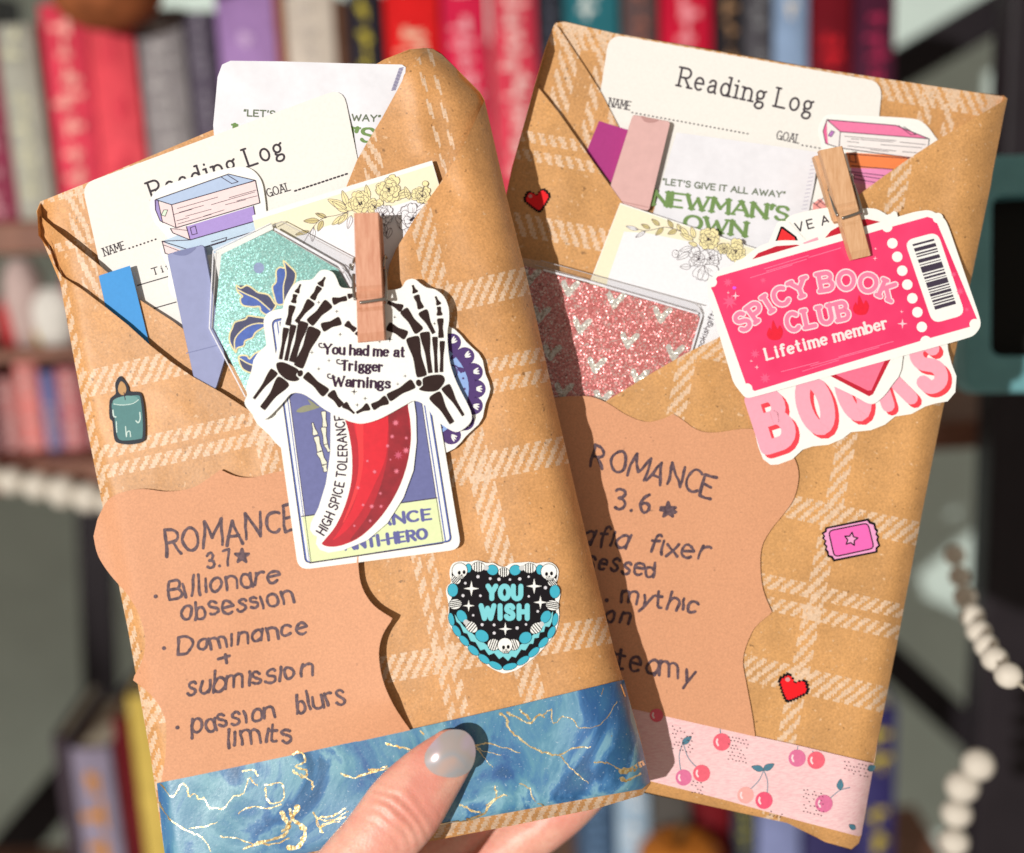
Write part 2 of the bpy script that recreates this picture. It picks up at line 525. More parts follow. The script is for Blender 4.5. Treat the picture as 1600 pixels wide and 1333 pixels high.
class NT:
    """small helper for node trees"""
    def __init__(self, name):
        self.mat = bpy.data.materials.new(name)
        self.mat.use_nodes = True
        self.t = self.mat.node_tree
        self.b = self.t.nodes["Principled BSDF"]
    def n(self, kind, **kw):
        nd = self.t.nodes.new(kind)
        for k, v in kw.items():
            setattr(nd, k, v)
        return nd
    def link(self, a, b):
        self.t.links.new(a, b)
    def inp(self, sock, v):
        if hasattr(v, "is_output"):
            self.link(v, sock)
        else:
            sock.default_value = v
    def m(self, op, a, b=0.0, c=0.0):
        nd = self.n('ShaderNodeMath', operation=op)
        self.inp(nd.inputs[0], a); self.inp(nd.inputs[1], b); self.inp(nd.inputs[2], c)
        return nd.outputs[0]
    def mix(self, f, a, b, mode='MIX'):
        nd = self.n('ShaderNodeMix', data_type='RGBA', blend_type=mode)
        self.inp(nd.inputs[0], f); self.inp(nd.inputs[6], a); self.inp(nd.inputs[7], b)
        return nd.outputs[2]
    def obj(self):
        if not hasattr(self, "_tc"):
            self._tc = self.n('ShaderNodeTexCoord')
        return self._tc.outputs['Object']
    def noise(self, scale, detail=3, rough=.55, vec=None):
        nd = self.n('ShaderNodeTexNoise')
        nd.inputs['Scale'].default_value = scale; nd.inputs['Detail'].default_value = detail
        nd.inputs['Roughness'].default_value = rough
        self.link(vec or self.obj(), nd.inputs['Vector'])
        return nd.outputs['Fac']
    def ramp(self, f, stops):
        nd = self.n('ShaderNodeValToRGB')
        el = nd.color_ramp.elements
        while len(el) > 1: el.remove(el[-1])
        el[0].position, el[0].color = stops[0]
        for p, c in stops[1:]:
            e = el.new(p); e.color = c
        self.link(f, nd.inputs[0])
        return nd.outputs[0]
    def maprange(self, f, a, b, c, d):
        nd = self.n('ShaderNodeMapRange')
        self.inp(nd.inputs[0], f)
        for i, v in enumerate((a, b, c, d)): nd.inputs[1 + i].default_value = v
        return nd.outputs[0]
    def bump(self, h, strength, dist):
        nd = self.n('ShaderNodeBump')
        nd.inputs['Strength'].default_value = strength; nd.inputs['Distance'].default_value = dist
        self.link(h, nd.inputs['Height'])
        prev = getattr(self, "_bump", None)
        if prev: self.link(prev, nd.inputs['Normal'])
        self._bump = nd.outputs[0]
        self.link(self._bump, self.b.inputs['Normal'])
    def surf(self, rough=.5, spec=.3, metal=0):
        self.b.inputs['Roughness'].default_value = rough
        self.b.inputs['Specular IOR Level'].default_value = spec
        self.b.inputs['Metallic'].default_value = metal

_cache = {}
def ink(r, g, b, rough=.5, spec=.3, var=.05, scale=900, bump=0.0, metal=0, coarse=0.0):
    """printed paper, ink, paint: a base colour with a little grain"""
    key = (r, g, b, rough, spec, var, scale, bump, metal, coarse)
    if key in _cache: return _cache[key]
    if not metal:
        rough, spec = max(rough, .45), spec * .35
    t = NT("print_%d_%d_%d" % (r, g, b))
    c = alb((r, g, b))
    t.surf(rough, spec, metal)
    if var:
        f = t.maprange(t.noise(scale, 3), .3, .7, 1 - var, 1 + var)
        if coarse:
            f = t.m('MULTIPLY', f, t.maprange(t.noise(70, 3), .3, .7, 1 - coarse, 1 + coarse))
        nd = t.n('ShaderNodeVectorMath', operation='SCALE')
        nd.inputs[0].default_value = c[:3]
        t.link(f, nd.inputs['Scale'])
        t.link(nd.outputs[0], t.b.inputs['Base Color'])
    else:
        t.b.inputs['Base Color'].default_value = c
    if bump:
        t.bump(t.noise(scale, 3), bump, 1e-4)
    _cache[key] = t.mat
    return t.mat

def kraft(name, hb=(), vb=(), tone=(216, 155, 97), band=(232, 198, 168), period=17.5, lean=.75):
    """brown wrapping paper with a woven tartan print; bands are (centre, half width) in the sheet's own units"""
    t = NT(name)
    uv = t.n('ShaderNodeUVMap', uv_map="UVMap").outputs[0]
    sx = t.n('ShaderNodeSeparateXYZ'); t.link(uv, sx.inputs[0])
    u = t.m('MULTIPLY', sx.outputs[0], 100.0); v = t.m('MULTIPLY', sx.outputs[1], 100.0)
    base = alb(tone)
    dark = tuple(c * .86 for c in base[:3]) + (1,)
    lite = tuple(c * 1.08 for c in base[:3]) + (1,)
    col = t.mix(t.maprange(t.noise(55, 4), .35, .65, 0, 1), dark, lite)
    fib = t.maprange(t.noise(1300, 4, .65), .3, .7, .79, 1.2)
    if hb or vb:
        uq = t.m('MULTIPLY', t.m('FLOOR', t.m('DIVIDE', u, 3.6)), 3.6)
        vq = t.m('MULTIPLY', t.m('FLOOR', t.m('DIVIDE', v, 3.6)), 3.6)
        wob = t.m('MULTIPLY', t.m('SUBTRACT', t.noise(420, 1), .5), 5.0)
        def hatch(ph, ln):
            e = t.m('ADD', t.m('ADD', uq, t.m('MULTIPLY', vq, ln)), t.m('ADD', wob, ph * period))
            return t.m('GREATER_THAN', t.m('FRACT', t.m('DIVIDE', e, period)), .46)
        tot = None
        for lst, coord, other, ph, ln in ((hb, vq, uq, 0.0, lean), (vb, uq, vq, .5, lean * .8)):
            if not lst: continue
            s = None
            for c, hw in lst:
                k = t.m('COMPARE', coord, c, hw)
                s = k if s is None else t.m('MAXIMUM', s, k)
            s = t.m('MULTIPLY', s, hatch(ph, ln))
            tot = s if tot is None else t.m('MAXIMUM', tot, s)
        worn = t.maprange(t.noise(900, 3), .34, .5, .42, .92)
        col = t.mix(t.m('MULTIPLY', tot, worn), col, alb(band))
    speck = t.maprange(t.noise(520, 2, .5), .69, .75, 0, .6)
    col = t.mix(speck, col, (.10, .05, .02, 1))
    lspeck = t.maprange(t.noise(610, 2, .5), .26, .33, .5, 0)
    col = t.mix(lspeck, col, (.75, .55, .36, 1))
    nd = t.n('ShaderNodeVectorMath', operation='SCALE')
    t.link(col, nd.inputs[0]); t.link(fib, nd.inputs['Scale'])
    t.link(nd.outputs[0], t.b.inputs['Base Color'])
    t.surf(.48, .42)
    t.bump(t.noise(38, 3, .5), .5, 1.6e-3)
    t.bump(t.noise(1100, 3), .35, 1.2e-4)
    return t.mat

def cardstock():
    t = NT("kraft_cardstock")
    b = alb((222, 157, 118))
    f = t.maprange(t.noise(1500, 4, .7), .3, .7, .86, 1.13)
    c = t.mix(t.maprange(t.noise(480, 2), .73, .77, 0, .5), b, (.25, .12, .07, 1))
    nd = t.n('ShaderNodeVectorMath', operation='SCALE')
    t.link(c, nd.inputs[0]); t.link(f, nd.inputs['Scale'])
    t.link(nd.outputs[0], t.b.inputs['Base Color'])
    t.surf(.6, .3)
    t.bump(t.noise(1500, 3), .3, 1e-4)
    return t.mat

def marker():
    t = NT("marker_ink")
    a, b = alb((112, 86, 92)), alb((74, 54, 64))
    t.link(t.mix(t.maprange(t.noise(900, 3), .35, .65, 0, 1), a, b), t.b.inputs['Base Color'])
    t.surf(.6, .3)
    return t.mat

def glitter(name, ca, cb, cc, size=2600.0, tilt=.95):
    """flakes: every cell has its own shade and its own tilt"""
    t = NT(name)
    vo = t.n('ShaderNodeTexVoronoi'); vo.inputs['Scale'].default_value = size
    t.link(t.obj(), vo.inputs['Vector'])
    sx = t.n('ShaderNodeSeparateXYZ'); t.link(vo.outputs['Color'], sx.inputs[0])
    c = t.ramp(sx.outputs[0], [(0, ca), (.45, cb), (.8, cb), (.92, cc), (1, cc)])
    t.link(c, t.b.inputs['Base Color'])
    t.surf(.3, .8, .35)
    ge = t.n('ShaderNodeNewGeometry')
    sub_ = t.n('ShaderNodeVectorMath', operation='SUBTRACT'); t.link(vo.outputs['Color'], sub_.inputs[0]); sub_.inputs[1].default_value = (.5, .5, .5)
    scl = t.n('ShaderNodeVectorMath', operation='SCALE'); t.link(sub_.outputs[0], scl.inputs[0]); scl.inputs['Scale'].default_value = tilt
    add = t.n('ShaderNodeVectorMath', operation='ADD'); t.link(ge.outputs['Normal'], add.inputs[0]); t.link(scl.outputs[0], add.inputs[1])
    nrm = t.n('ShaderNodeVectorMath', operation='NORMALIZE'); t.link(add.outputs[0], nrm.inputs[0])
    t.link(nrm.outputs[0], t.b.inputs['Normal'])
    return t.mat

def wood(name, tone, grain, sc=1.0):
    t = NT(name)
    mp = t.n('ShaderNodeMapping')
    mp.inputs['Rotation'].default_value = (0, math.radians(3), 0)
    mp.inputs['Scale'].default_value = (900 * sc, 900 * sc, 40 * sc)
    t.link(t.obj(), mp.inputs[0])
    nf = t.noise(1.0, 4, .6, mp.outputs[0])
    c = t.mix(t.maprange(nf, .35, .7, 0, 1), alb(tone), alb(grain))
    t.link(c, t.b.inputs['Base Color'])
    t.surf(.55, .3)
    t.bump(nf, .25, 2e-4)
    return t.mat

def clear(name, fac=.12, tint=(1, 1, 1, 1)):
    t = NT(name)
    tr = t.n('ShaderNodeBsdfTransparent'); tr.inputs[0].default_value = tint
    gl = t.n('ShaderNodeBsdfGlossy'); gl.inputs['Roughness'].default_value = .12
    mx = t.n('ShaderNodeMixShader')
    fr = t.n('ShaderNodeFresnel'); fr.inputs[0].default_value = 1.4
    t.link(t.m('ADD', fr.outputs[0], fac * .3), mx.inputs[0])
    t.link(tr.outputs[0], mx.inputs[1]); t.link(gl.outputs[0], mx.inputs[2])
    out = t.t.nodes["Material Output"]
    t.link(mx.outputs[0], out.inputs['Surface'])
    return t.mat

def marble_tape():
    t = NT("blue_foil_tape")
    w = t.n('ShaderNodeTexNoise'); w.inputs['Scale'].default_value = 26; w.inputs['Detail'].default_value = 6
    w.inputs['Roughness'].default_value = .62; w.inputs['Distortion'].default_value = 1.1
    t.link(t.obj(), w.inputs['Vector'])
    c = t.ramp(w.outputs['Fac'], [(.30, alb((30, 76, 112))), (.38, alb((50, 98, 154))), (.45, alb((76, 132, 170))), (.50, alb((98, 152, 174))), (.545, alb((132, 180, 196))), (.585, alb((70, 126, 172))), (.65, alb((36, 88, 128))), (.74, alb((56, 112, 140)))])
    c = t.mix(t.maprange(t.noise(14, 3), .45, .68, 0, .6), c, alb((52, 96, 172)))
    c = t.mix(t.maprange(t.noise(1500, 2), .66, .74, 0, .4), c, (.7, .78, .84, 1))
    t.link(c, t.b.inputs['Base Color'])
    t.surf(.34, .6)
    t.bump(t.noise(900, 3), .4, 1.2e-4)
    return t.mat

def gold_foil():
    t = NT("gold_foil")
    c = t.mix(t.maprange(t.noise(700, 3), .4, .62, 0, 1), (.95, .82, .48, 1), (.62, .40, .14, 1))
    t.link(c, t.b.inputs['Base Color'])
    t.surf(.3, .5, .85)
    t.bump(t.noise(900, 3), .7, 2e-4)
    return t.mat

def pink_tape():
    t = NT("pink_paper_tape")
    a, b = alb((249, 208, 208)), alb((238, 184, 188))
    mp = t.n('ShaderNodeMapping'); mp.inputs['Scale'].default_value = (500, 500, 2600); mp.inputs['Rotation'].default_value = (0, .5, 0)
    t.link(t.obj(), mp.inputs[0])
    t.link(t.mix(t.maprange(t.noise(1.0, 4, .6, mp.outputs[0]), .4, .68, 0, 1), a, b), t.b.inputs['Base Color'])
    t.surf(.55, .35)
    t.bump(t.noise(1200, 3), .3, 1e-4)
    return t.mat

def skin_mat():
    t = NT("skin")
    c = t.mix(t.maprange(t.noise(60, 4), .38, .62, 0, 1), alb((250, 190, 168)), alb((240, 158, 140)))
    c = t.mix(t.maprange(t.noise(700, 3), .45, .7, 0, .35), c, alb((232, 148, 130)))
    t.link(c, t.b.inputs['Base Color'])
    t.surf(.42, .42)
    t.b.inputs['Subsurface Weight'].default_value = .25
    t.b.inputs['Subsurface Radius'].default_value = (.006, .002, .001)
    t.b.inputs['Subsurface Scale'].default_value = .5
    vo = t.n('ShaderNodeTexVoronoi', feature='DISTANCE_TO_EDGE'); vo.inputs['Scale'].default_value = 900
    t.link(t.obj(), vo.inputs['Vector'])
    t.bump(vo.outputs['Distance'], .3, 3e-4)
    t.bump(t.noise(150, 4, .6), .5, 6e-4)
    return t.mat

def nail_mat():
    t = NT("pearl_nail_polish")
    c = t.ramp(t.noise(75, 2, .4), [(.34, alb((188, 168, 184))), (.46, alb((178, 164, 160))), (.56, alb((168, 166, 170))), (.70, alb((206, 168, 152)))])
    t.link(c, t.b.inputs['Base Color'])
    t.surf(.2, .6)
    t.b.inputs['Coat Weight'].default_value = 1.0
    t.b.inputs['Coat Roughness'].default_value = .17
    t.b.inputs['Thin Film Thickness'].default_value = 420
    t.b.inputs['Thin Film IOR'].default_value = 1.5
    return t.mat

WHITE = ink(250, 246, 240, .55, .35, .02, 1200)
STICK = ink(252, 248, 243, .38, .45, .02, 900)
EDGE = ink(232, 222, 210, .6, .2, .03)
CREAM = ink(245, 238, 232, .6, .3, .025, 1000)
INKG = ink(74, 66, 72, .6, .12, .12, 1500)
LINE = ink(70, 54, 70, .55, .12, .06)
BONE = ink(56, 40, 38, .5, .12, .08, 500)
PLUM = ink(66, 44, 64, .5, .12, .06)
BLACK = ink(28, 20, 28, .4, .15, .06)
MARK = marker()
CARD = cardstock()
GOLD = gold_foil()
STEEL = ink(170, 160, 152, .25, .6, .05, 800, 0, .9)
# ------------------------------------------------------------------ the setting: wall, shelf unit, books, garlands
YS = 0.95                                   # world y of the book spines
YW = 1.36                                   # world y of the wall
def zy(px, py, y): return ray_y(px, py, y)
def vmat(r, g, b, rough=.6, var=.12, scale=60): return ink(r, g, b, rough, .3, var, scale)

wallm = ink(226, 240, 232, .8, .2, .05, 20)
m = MB(); c = zy(800, 700, YW)
m.box((c.x, YW + .02, c.z - .1), (2.2, 0, 0), (0, .02, 0), (0, 0, 1.6), wallm)
props(m.build("wall"), kind="structure")

metal = ink(44, 38, 42, .5, .4, .1, 40)
boardm = wood("shelf_wood", (150, 100, 80), (116, 74, 58), .05)
zb_top = zy(700, 312, YS).z                 # top of the upper book board
zb_mid = zy(60, 712, YS).z                  # board of the trinket level
zb_low = zy(1100, 1480, YS).z
xl, xr = zy(-1300, 500, YS).x, zy(1545, 700, YS).x
sh = root("bookshelf", (0, YS, zb_low), "black metal framed bookshelf with brown boards and cross braces against the wall", "bookshelf")
for zz in (zb_top, zb_mid, zb_low):
    m = MB()
    m.box(((xl + xr) / 2, YS + .09, zz - .011), ((xr - xl) / 2 + .02, 0, 0), (0, .115, 0), (0, 0, .011), boardm)
    m.build("board", sh, .002)
for x0, y0 in ((zy(1592, 700, YS - .07).x, YS - .07), (xl - .03, YS - .07), (zy(1606, 700, YS + .22).x, YS + .22), (xl - .03, YS + .22)):
    m = MB()
    m.box((x0, y0, (zb_low + zb_top) / 2 + .1), (.025, 0, 0), (0, .016, 0), (0, 0, .75), metal)
    m.build("post", sh, .003)
def brace(p, q, y, w):
    a, b = zy(p[0], p[1], y), zy(q[0], q[1], y)
    d = (b - a); L = d.length; d.normalize()
    m = MB(); n = d.cross(Vector((0, 1, 0)))
    m.box((a + b) / 2, d * L / 2, Vector((0, .006, 0)), n * w, metal)
    m.build("brace", sh, .002)
brace((1330, 150), (1640, -30), YS + .27, .017)
brace((1340, 985), (1640, 1260), YS + .275, .017)
brace((330, 960), (-60, 1420), YS + .27, .021)
brace((140, 560), (160, 1130), YS + .285, .017)

def book(x0, x1, top, refy, colr, label, title=None, zbase=None, depth=.135, pages=(226, 212, 190), blobs=0, back=0.0, h=None):
    """a standing book: spine from photo column x0 to x1 measured at row refy, its top at photo row top"""
    y = YS + back
    a, b = zy(x0, refy, y).x, zy(x1, refy, y).x
    zt = zy((x0 + x1) / 2, top, y).z
    z0 = zb_top if zbase is None else zbase
    if h: zt = z0 + h
    bk = root("book", ((a + b) / 2, y, z0), label, "book", "books standing on the shelf")
    cm = vmat(*colr)
    w = b - a
    m = MB()
    n = 8
    prof = [(a + w * i / n, y - .0035 * math.sin(math.pi * i / n)) for i in range(n + 1)]
    vs = [Vector((px_, py_, zz)) for zz in (z0, zt) for px_, py_ in prof] 
    vs += [Vector((px_, py_ + .003, zz)) for zz in (z0, zt) for px_, py_ in prof]
    N = n + 1
    fs = [(i, i + 1, N + i + 1, N + i) for i in range(n)] + [(2 * N + i, 3 * N + i, 3 * N + i + 1, 2 * N + i + 1) for i in range(n)]
    fs += [(N + i, N + i + 1, 3 * N + i + 1, 3 * N + i) for i in range(n)]
    m.add(vs, fs, cm, True)
    for xx in (a + .001, b - .001):
        m.box((xx, y + depth / 2 + .0015, (z0 + zt) / 2), (.001, 0, 0), (0, depth / 2, 0), (0, 0, (zt - z0) / 2), cm)
    m.build("cover", bk)
    m = MB()
    m.box(((a + b) / 2, y + depth / 2, (z0 + zt) / 2), (w / 2 - .0025, 0, 0), (0, depth / 2 - .005, 0), (0, 0, (zt - z0) / 2 - .003), vmat(*pages))
    m.build("pages", bk)
    if title:
        rnd = random.Random(int(x0 * 7 + x1))
        m = MB()
        tm = vmat(*title)
        cells = (blobs or 7) * 2
        ys_ = []
        for k in range(cells):
            t = (k + .8) / (cells + .6)
            if rnd.random() < .16: continue
            zc, hh = zt - (zt - z0) * t, (zt - z0) / cells * .36
            ww = w * rnd.uniform(.17, .27)
            for q in range(3):
                hor = (q + k) % 2
                x_, z_ = a + w * .5 + rnd.uniform(-.7, .7) * ww, zc + rnd.uniform(-.6, .6) * hh
                dx, dz = (ww * rnd.uniform(.6, 1), hh * .28) if hor else (ww * .24, hh * rnd.uniform(.7, 1))
                yy = y - .0042 - .0002 * q
                m.add([Vector((x_ - dx, yy, z_ - dz)), Vector((x_ + dx, yy, z_ - dz)), Vector((x_ + dx, yy, z_ + dz)), Vector((x_ - dx, yy, z_ + dz))], [(0, 1, 2, 3)], tm)
        m.build("spine_lettering", bk)
    return bk

book(-150, -62, -20, 100, (70, 66, 70), "dark book at the far left edge of the upper shelf", (150, 150, 150))
book(-60, -2, 40, 100, (150, 60, 84), "dull pink book beside the grey and beige book", (210, 150, 160))
book(0, 58, 38, 100, (176, 172, 160), "grey and beige book with faded spine at the left end", (212, 206, 176), blobs=6)
book(66, 134, 6, 60, (232, 70, 92), "red book with pale pink title blobs on its spine", (250, 168, 158), blobs=4)
book(141, 212, 42, 100, (240, 84, 96), "plain coral red book under the brown ornament", (226, 64, 82), blobs=3)
book(219, 290, 14, 100, (150, 142, 144), "light grey book next to the plain coral red one", (178, 170, 170), blobs=5)
book(296, 337, 18, 100, (98, 88, 104), "dark grey narrow book left of the lilac one", (140, 132, 144), blobs=8)
book(341, 431, -30, 60, (178, 138, 196), "lilac book with pale band behind the white packet", (206, 172, 214), blobs=5)
book(433, 446, -10, 60, (176, 96, 52), "thin orange brown book beside the lilac one")
book(448, 523, -10, 60, (222, 206, 192), "cream book with faint grey spine lettering", (196, 182, 172), blobs=5)
book(526, 544, 0, 60, (110, 76, 60), "thin dark brown book beside the cream one")
book(547, 596, -12, 60, (52, 48, 58), "black book with yellow oval on its spine", (196, 176, 60), blobs=4)
book(602, 686, -40, 40, (236, 38, 40), "bright scarlet book with cream lettering", (246, 206, 176), blobs=7)
book(692, 762, -40, 60, (226, 40, 80), "crimson book with pale pink script on the spine", (250, 176, 186), blobs=6)
book(768, 838, -40, 60, (224, 66, 88), "rose red book with white block letters on the spine", (250, 210, 204), blobs=7)
book(842, 878, -30, 20, (52, 52, 62), "dark slate narrow book left of the teal one", (80, 84, 96), blobs=6)
book(882, 966, -30, 20, (50, 118, 130), "teal book with chunky white title", (226, 232, 228), blobs=6)
book(972, 1026, -20, 20, (104, 82, 82), "grey brown book with rust coloured letters", (156, 98, 84), blobs=8)
book(1032, 1112, -30, 20, (216, 30, 62), "red book with large pale pink centre patch", (246, 150, 160), blobs=3)
book(1118, 1158, -20, 20, (44, 40, 44), "black narrow book with tan patch", (160, 122, 90), blobs=4)
book(1162, 1206, -20, 20, (84, 80, 86), "charcoal book with light grey lettering", (132, 130, 134), blobs=7)
book(1210, 1262, -20, 20, (150, 172, 206), "light blue book with cream patch near its top", (220, 208, 196), blobs=4)
book(1268, 1330, -20, 20, (122, 24, 36), "dark red book with bright red blotches", (214, 34, 46), blobs=5)
book(1336, 1398, -20, 40, (82, 34, 56), "maroon book with raspberry pink blotches at the right end", (178, 44, 84), blobs=5)

# brown ornament lying on top of the red books
m = MB()
c = zy(168, -12, YS - .03)
bm_ = ink(150, 84, 50, .7, .3, .3, 60)
m.ball(c, .037, bm_, 24, (1.0, .8, .68))
m.ball(c + Vector((.05, .01, .012)), .03, bm_, 18, (1.5, .8, .5))
props(m.build("rounded_ornament"), "brown rounded ornament resting on top of the red books", "ornament")
m = MB()
c = zy(1062, 1342, YS - .03)
for k in range(9):
    a = 2 * math.pi * k / 9
    m.ball(c + Vector((math.cos(a) * .014, math.sin(a) * .014, 0)), .02, ink(196, 116, 44, .5, .35, .15, 60), 14, (1, 1, .95))
m.tube([c + Vector((0, 0, .016)), c + Vector((.002, 0, .026)), c + Vector((.006, 0, .032))], .003, ink(96, 70, 40))
props(m.build("pumpkin"), "small orange pumpkin on the lower shelf below the packets", "pumpkin")
# trinket level at the left
rows = [(-70, -34, 600, (90, 70, 74), "dark small book at the left edge of the trinket shelf"),
        (-30, 2, 570, (112, 74, 78), "brown small book on the trinket shelf"),
        (4, 30, 590, (196, 130, 128), "pale pink small book on the trinket shelf"),
        (32, 66, 566, (232, 138, 132), "salmon small book on the trinket shelf"),
        (68, 94, 580, (120, 120, 168), "blue small book beside the salmon one"),
        (96, 130, 574, (206, 120, 124), "rose small book beside the blue one"),
        (132, 170, 560, (120, 70, 74), "maroon small book near the packet edge"),
        (172, 214, 560, (96, 66, 70), "dark small book hidden behind the packet edge")]
for x0, x1, top, cc, lb in rows:
    book(x0, x1, top, 650, cc, lb, (220, 180, 176) if cc[0] > 110 else None, zb_mid, .09, back=.02, blobs=4)
# upper rank on top of the small books
m = MB(); a, b = zy(-80, 555, YS + .02), zy(215, 535, YS + .02)
m.box(((a.x + b.x) / 2, YS + .075, zy(60, 556, YS + .02).z), ((b.x - a.x) / 2, 0, 0), (0, .055, 0), (0, 0, .004), boardm)
props(m.build("shelf_riser", None, .001), "brown wooden riser across the small books", "riser")
zr = zy(60, 556, YS + .02).z + .0042
def pot(px, py, r, colr, lb, hgt):
    c = zy(px, py, YS + .03)
    mm = MB(); mt = vmat(*colr)
    prof = [(.72, 0), (.9, .25), (1, .55), (.92, .85), (.6, 1.0), (.55, 1.06)]
    n = 18
    vs = [Vector((c.x + r * q * math.cos(2 * math.pi * k / n), YS + .05 + r * q * math.sin(2 * math.pi * k / n), zr + hgt * z)) for q, z in prof for k in range(n)]
    fs = [(i * n + k, i * n + (k + 1) % n, (i + 1) * n + (k + 1) % n, (i + 1) * n + k) for i in range(len(prof) - 1) for k in range(n)]
    fs.append(tuple(range(n - 1, -1, -1))); fs.append(tuple((len(prof) - 1) * n + k for k in range(n)))
    mm.add(vs, fs, mt, True)
    props(mm.build("trinket_jar"), lb, "jar", "jars on the wooden riser")
pot(28, 500, 0.0155, (206, 178, 172), "pale pink jar on the riser at the left", 0.0619)
pot(78, 500, 0.0202, (232, 224, 216), "white round jar on the riser", 0.0405)
pot(8, 520, 0.0119, (190, 60, 64), "small red jar on the riser", 0.0357)
pot(44, 520, 0.0107, (206, 170, 70), "small yellow jar on the riser", 0.0214)
pot(118, 500, 0.0143, (150, 96, 98), "dusty rose jar beside the packet edge", 0.0595)

# bead garlands
beadm = ink(226, 214, 200, .5, .35, .08, 120)
def garland(pts, rad, label, ydepth=None):
    g = None
    string = MB()
    rb = random.Random(len(label))
    pos = [W(*p) for p in pts]
    g = root("bead_garland", pos[0], label, "garland", "wooden bead garlands on the bookshelf")
    string.tube(pos, .0008, ink(190, 178, 160), 6)
    string.build("string", g)
    for p in pos:
        mm = MB()
        mm.ball(p, rad * rb.uniform(.93, 1.05), beadm, 16, (1, 1, rb.uniform(.9, 1.02)))
        mm.build("bead", g)
def along(ctrl, n):
    c = cr(ctrl, False, 30)
    L = [0]
    for a, b in zip(c, c[1:]): L.append(L[-1] + (W(*a) - W(*b)).length)
    out = []
    for k in range(n):
        d = L[-1] * k / (n - 1)
        i = 0
        while i < len(L) - 2 and L[i + 1] < d: i += 1
        t = (d - L[i]) / ((L[i + 1] - L[i]) or 1)
        out.append(tuple(c[i][j] + (c[i + 1][j] - c[i][j]) * t for j in range(3)))
    return out
garland(along([(-60, 735, .945), (0, 748, .945), (80, 764, .945), (170, 784, .945), (260, 796, .945)], 9), .0112, "pale bead garland draped along the left trinket shelf edge")
garland(along([(1492, 868, .66), (1503, 915, .63), (1517, 958, .60), (1537, 1002, .56), (1562, 1040, .52), (1592, 1070, .50), (1640, 1105, .49)], 9), .0054, "cream bead garland hanging in front of the right post")
garland(along([(1528, 1195, .66), (1505, 1225, .67), (1494, 1275, .68), (1490, 1340, .69), (1492, 1400, .70)], 6), .0084, "white bead strand hanging at the lower right")
garland(along([(-30, 262, .97), (4, 290, .97), (10, 318, .97), (8, 345, .97)], 4), .0095, "short white bead strand at the upper left shelf end")

# teal frame hanging at the right edge
tm_ = ink(112, 164, 170, .5, .4, .08, 60)
fr = root("teal_frame", W(1600, 420, .60), "dark teal rounded frame hanging on the right post of the shelf", "frame")
m = MB()
outer = rounded([(1512, 243), (1700, 238), (1704, 612), (1508, 614)], 34, 6)
inner = rounded([(1552, 306), (1668, 302), (1668, 556), (1550, 556)], 20, 6)
k = len(outer)
vs = [W(x, y, .60) for x, y in outer] + [W(x, y, .60) for x, y in inner] + [W(x, y, .60) + fwd * .018 for x, y in outer] + [W(x, y, .60) + fwd * .018 for x, y in inner]
fs = []
for i in range(k):
    j = (i + 1) % k
    fs += [(i, j, k + j, k + i), (2 * k + i, 3 * k + i, 3 * k + j, 2 * k + j), (i, 2 * k + i, 2 * k + j, j), (k + i, k + j, 3 * k + j, 3 * k + i)]
m.add(vs, fs, tm_)
m.build("rim", fr, .002)
m = MB(); m.add([W(x, y, .60) + fwd * .014 for x, y in inner], [tuple(range(k))], ink(30, 27, 25, .6))
m.build("backing", fr)

# lower shelf
book(88, 112, 1150, 1200, (74, 62, 70), "dark purple grey small book at the lower left", None, zb_low, .1)
book(116, 178, 1168, 1220, (150, 138, 158), "grey lilac book with orange lower half at the lower left", (210, 138, 40), zb_low, .1, blobs=3)
book(190, 214, 1120, 1240, (112, 28, 34), "dark red thin book at the lower left", None, zb_low, .12)
book(217, 262, 1085, 1240, (216, 184, 92), "mustard yellow book beside the left packet", None, zb_low, .12)
book(264, 330, 1110, 1240, (90, 80, 88), "grey book hidden behind the left packet corner", None, zb_low, .12)
book(905, 960, 1235, 1290, (70, 92, 120), "dark blue book below the packets", (110, 140, 176), zb_low, .12)
book(964, 1014, 1220, 1290, (170, 192, 214), "pale blue book below the packets", (224, 226, 230), zb_low, .12)
book(1018, 1078, 1225, 1290, (92, 86, 82), "brown grey book below the packets", None, zb_low, .12)
book(1084, 1140, 1235, 1290, (120, 24, 32), "deep red book below the right packet", None, zb_low, .12)
book(1146, 1180, 1235, 1300, (58, 62, 74), "slate book below the right packet", (180, 170, 60), zb_low, .12)
book(1184, 1250, 1235, 1300, (140, 146, 190), "lavender blue book below the right packet", None, zb_low, .12)
book(1256, 1334, 1235, 1300, (56, 50, 96), "violet blue book below the right packet", None, zb_low, .12)
book(1340, 1398, 1105, 1250, (58, 52, 104), "indigo book beside the right packet corner", (196, 172, 60), zb_low, .12, blobs=4)
# ------------------------------------------------------------------ wrapped packets
def interp(tab, v):
    if v <= tab[0][0]: return tab[0][1]
    for (a, x), (b, y) in zip(tab, tab[1:]):
        if v <= b:
            return x + (y - x) * (v - a) / (b - a)
    return tab[-1][1]

class Quad:
    """sheet coordinates of a packet: u along its width, v down its length"""
    def __init__(s, tl, tr, bl, br, wu, wv):
        s.a = [Vector(p) for p in (tl, tr, bl, br)]; s.wu, s.wv = wu, wv
    def uv(s, x, y):
        tl, tr, bl, br = s.a
        P = Vector((x, y))
        lo, hi = -.4, 1.5
        def side(t):
            L, R = tl.lerp(bl, t), tr.lerp(br, t)
            d = R - L
            return d.x * (P.y - L.y) - d.y * (P.x - L.x)
        for _ in range(22):
            mid = (lo + hi) / 2
            if side(mid) > 0: lo = mid
            else: hi = mid
        t = (lo + hi) / 2
        L, R = tl.lerp(bl, t), tr.lerp(br, t)
        u = (P - L).dot(R - L) / (R - L).length_squared
        return (u * s.wu / 100, t * s.wv / 100)

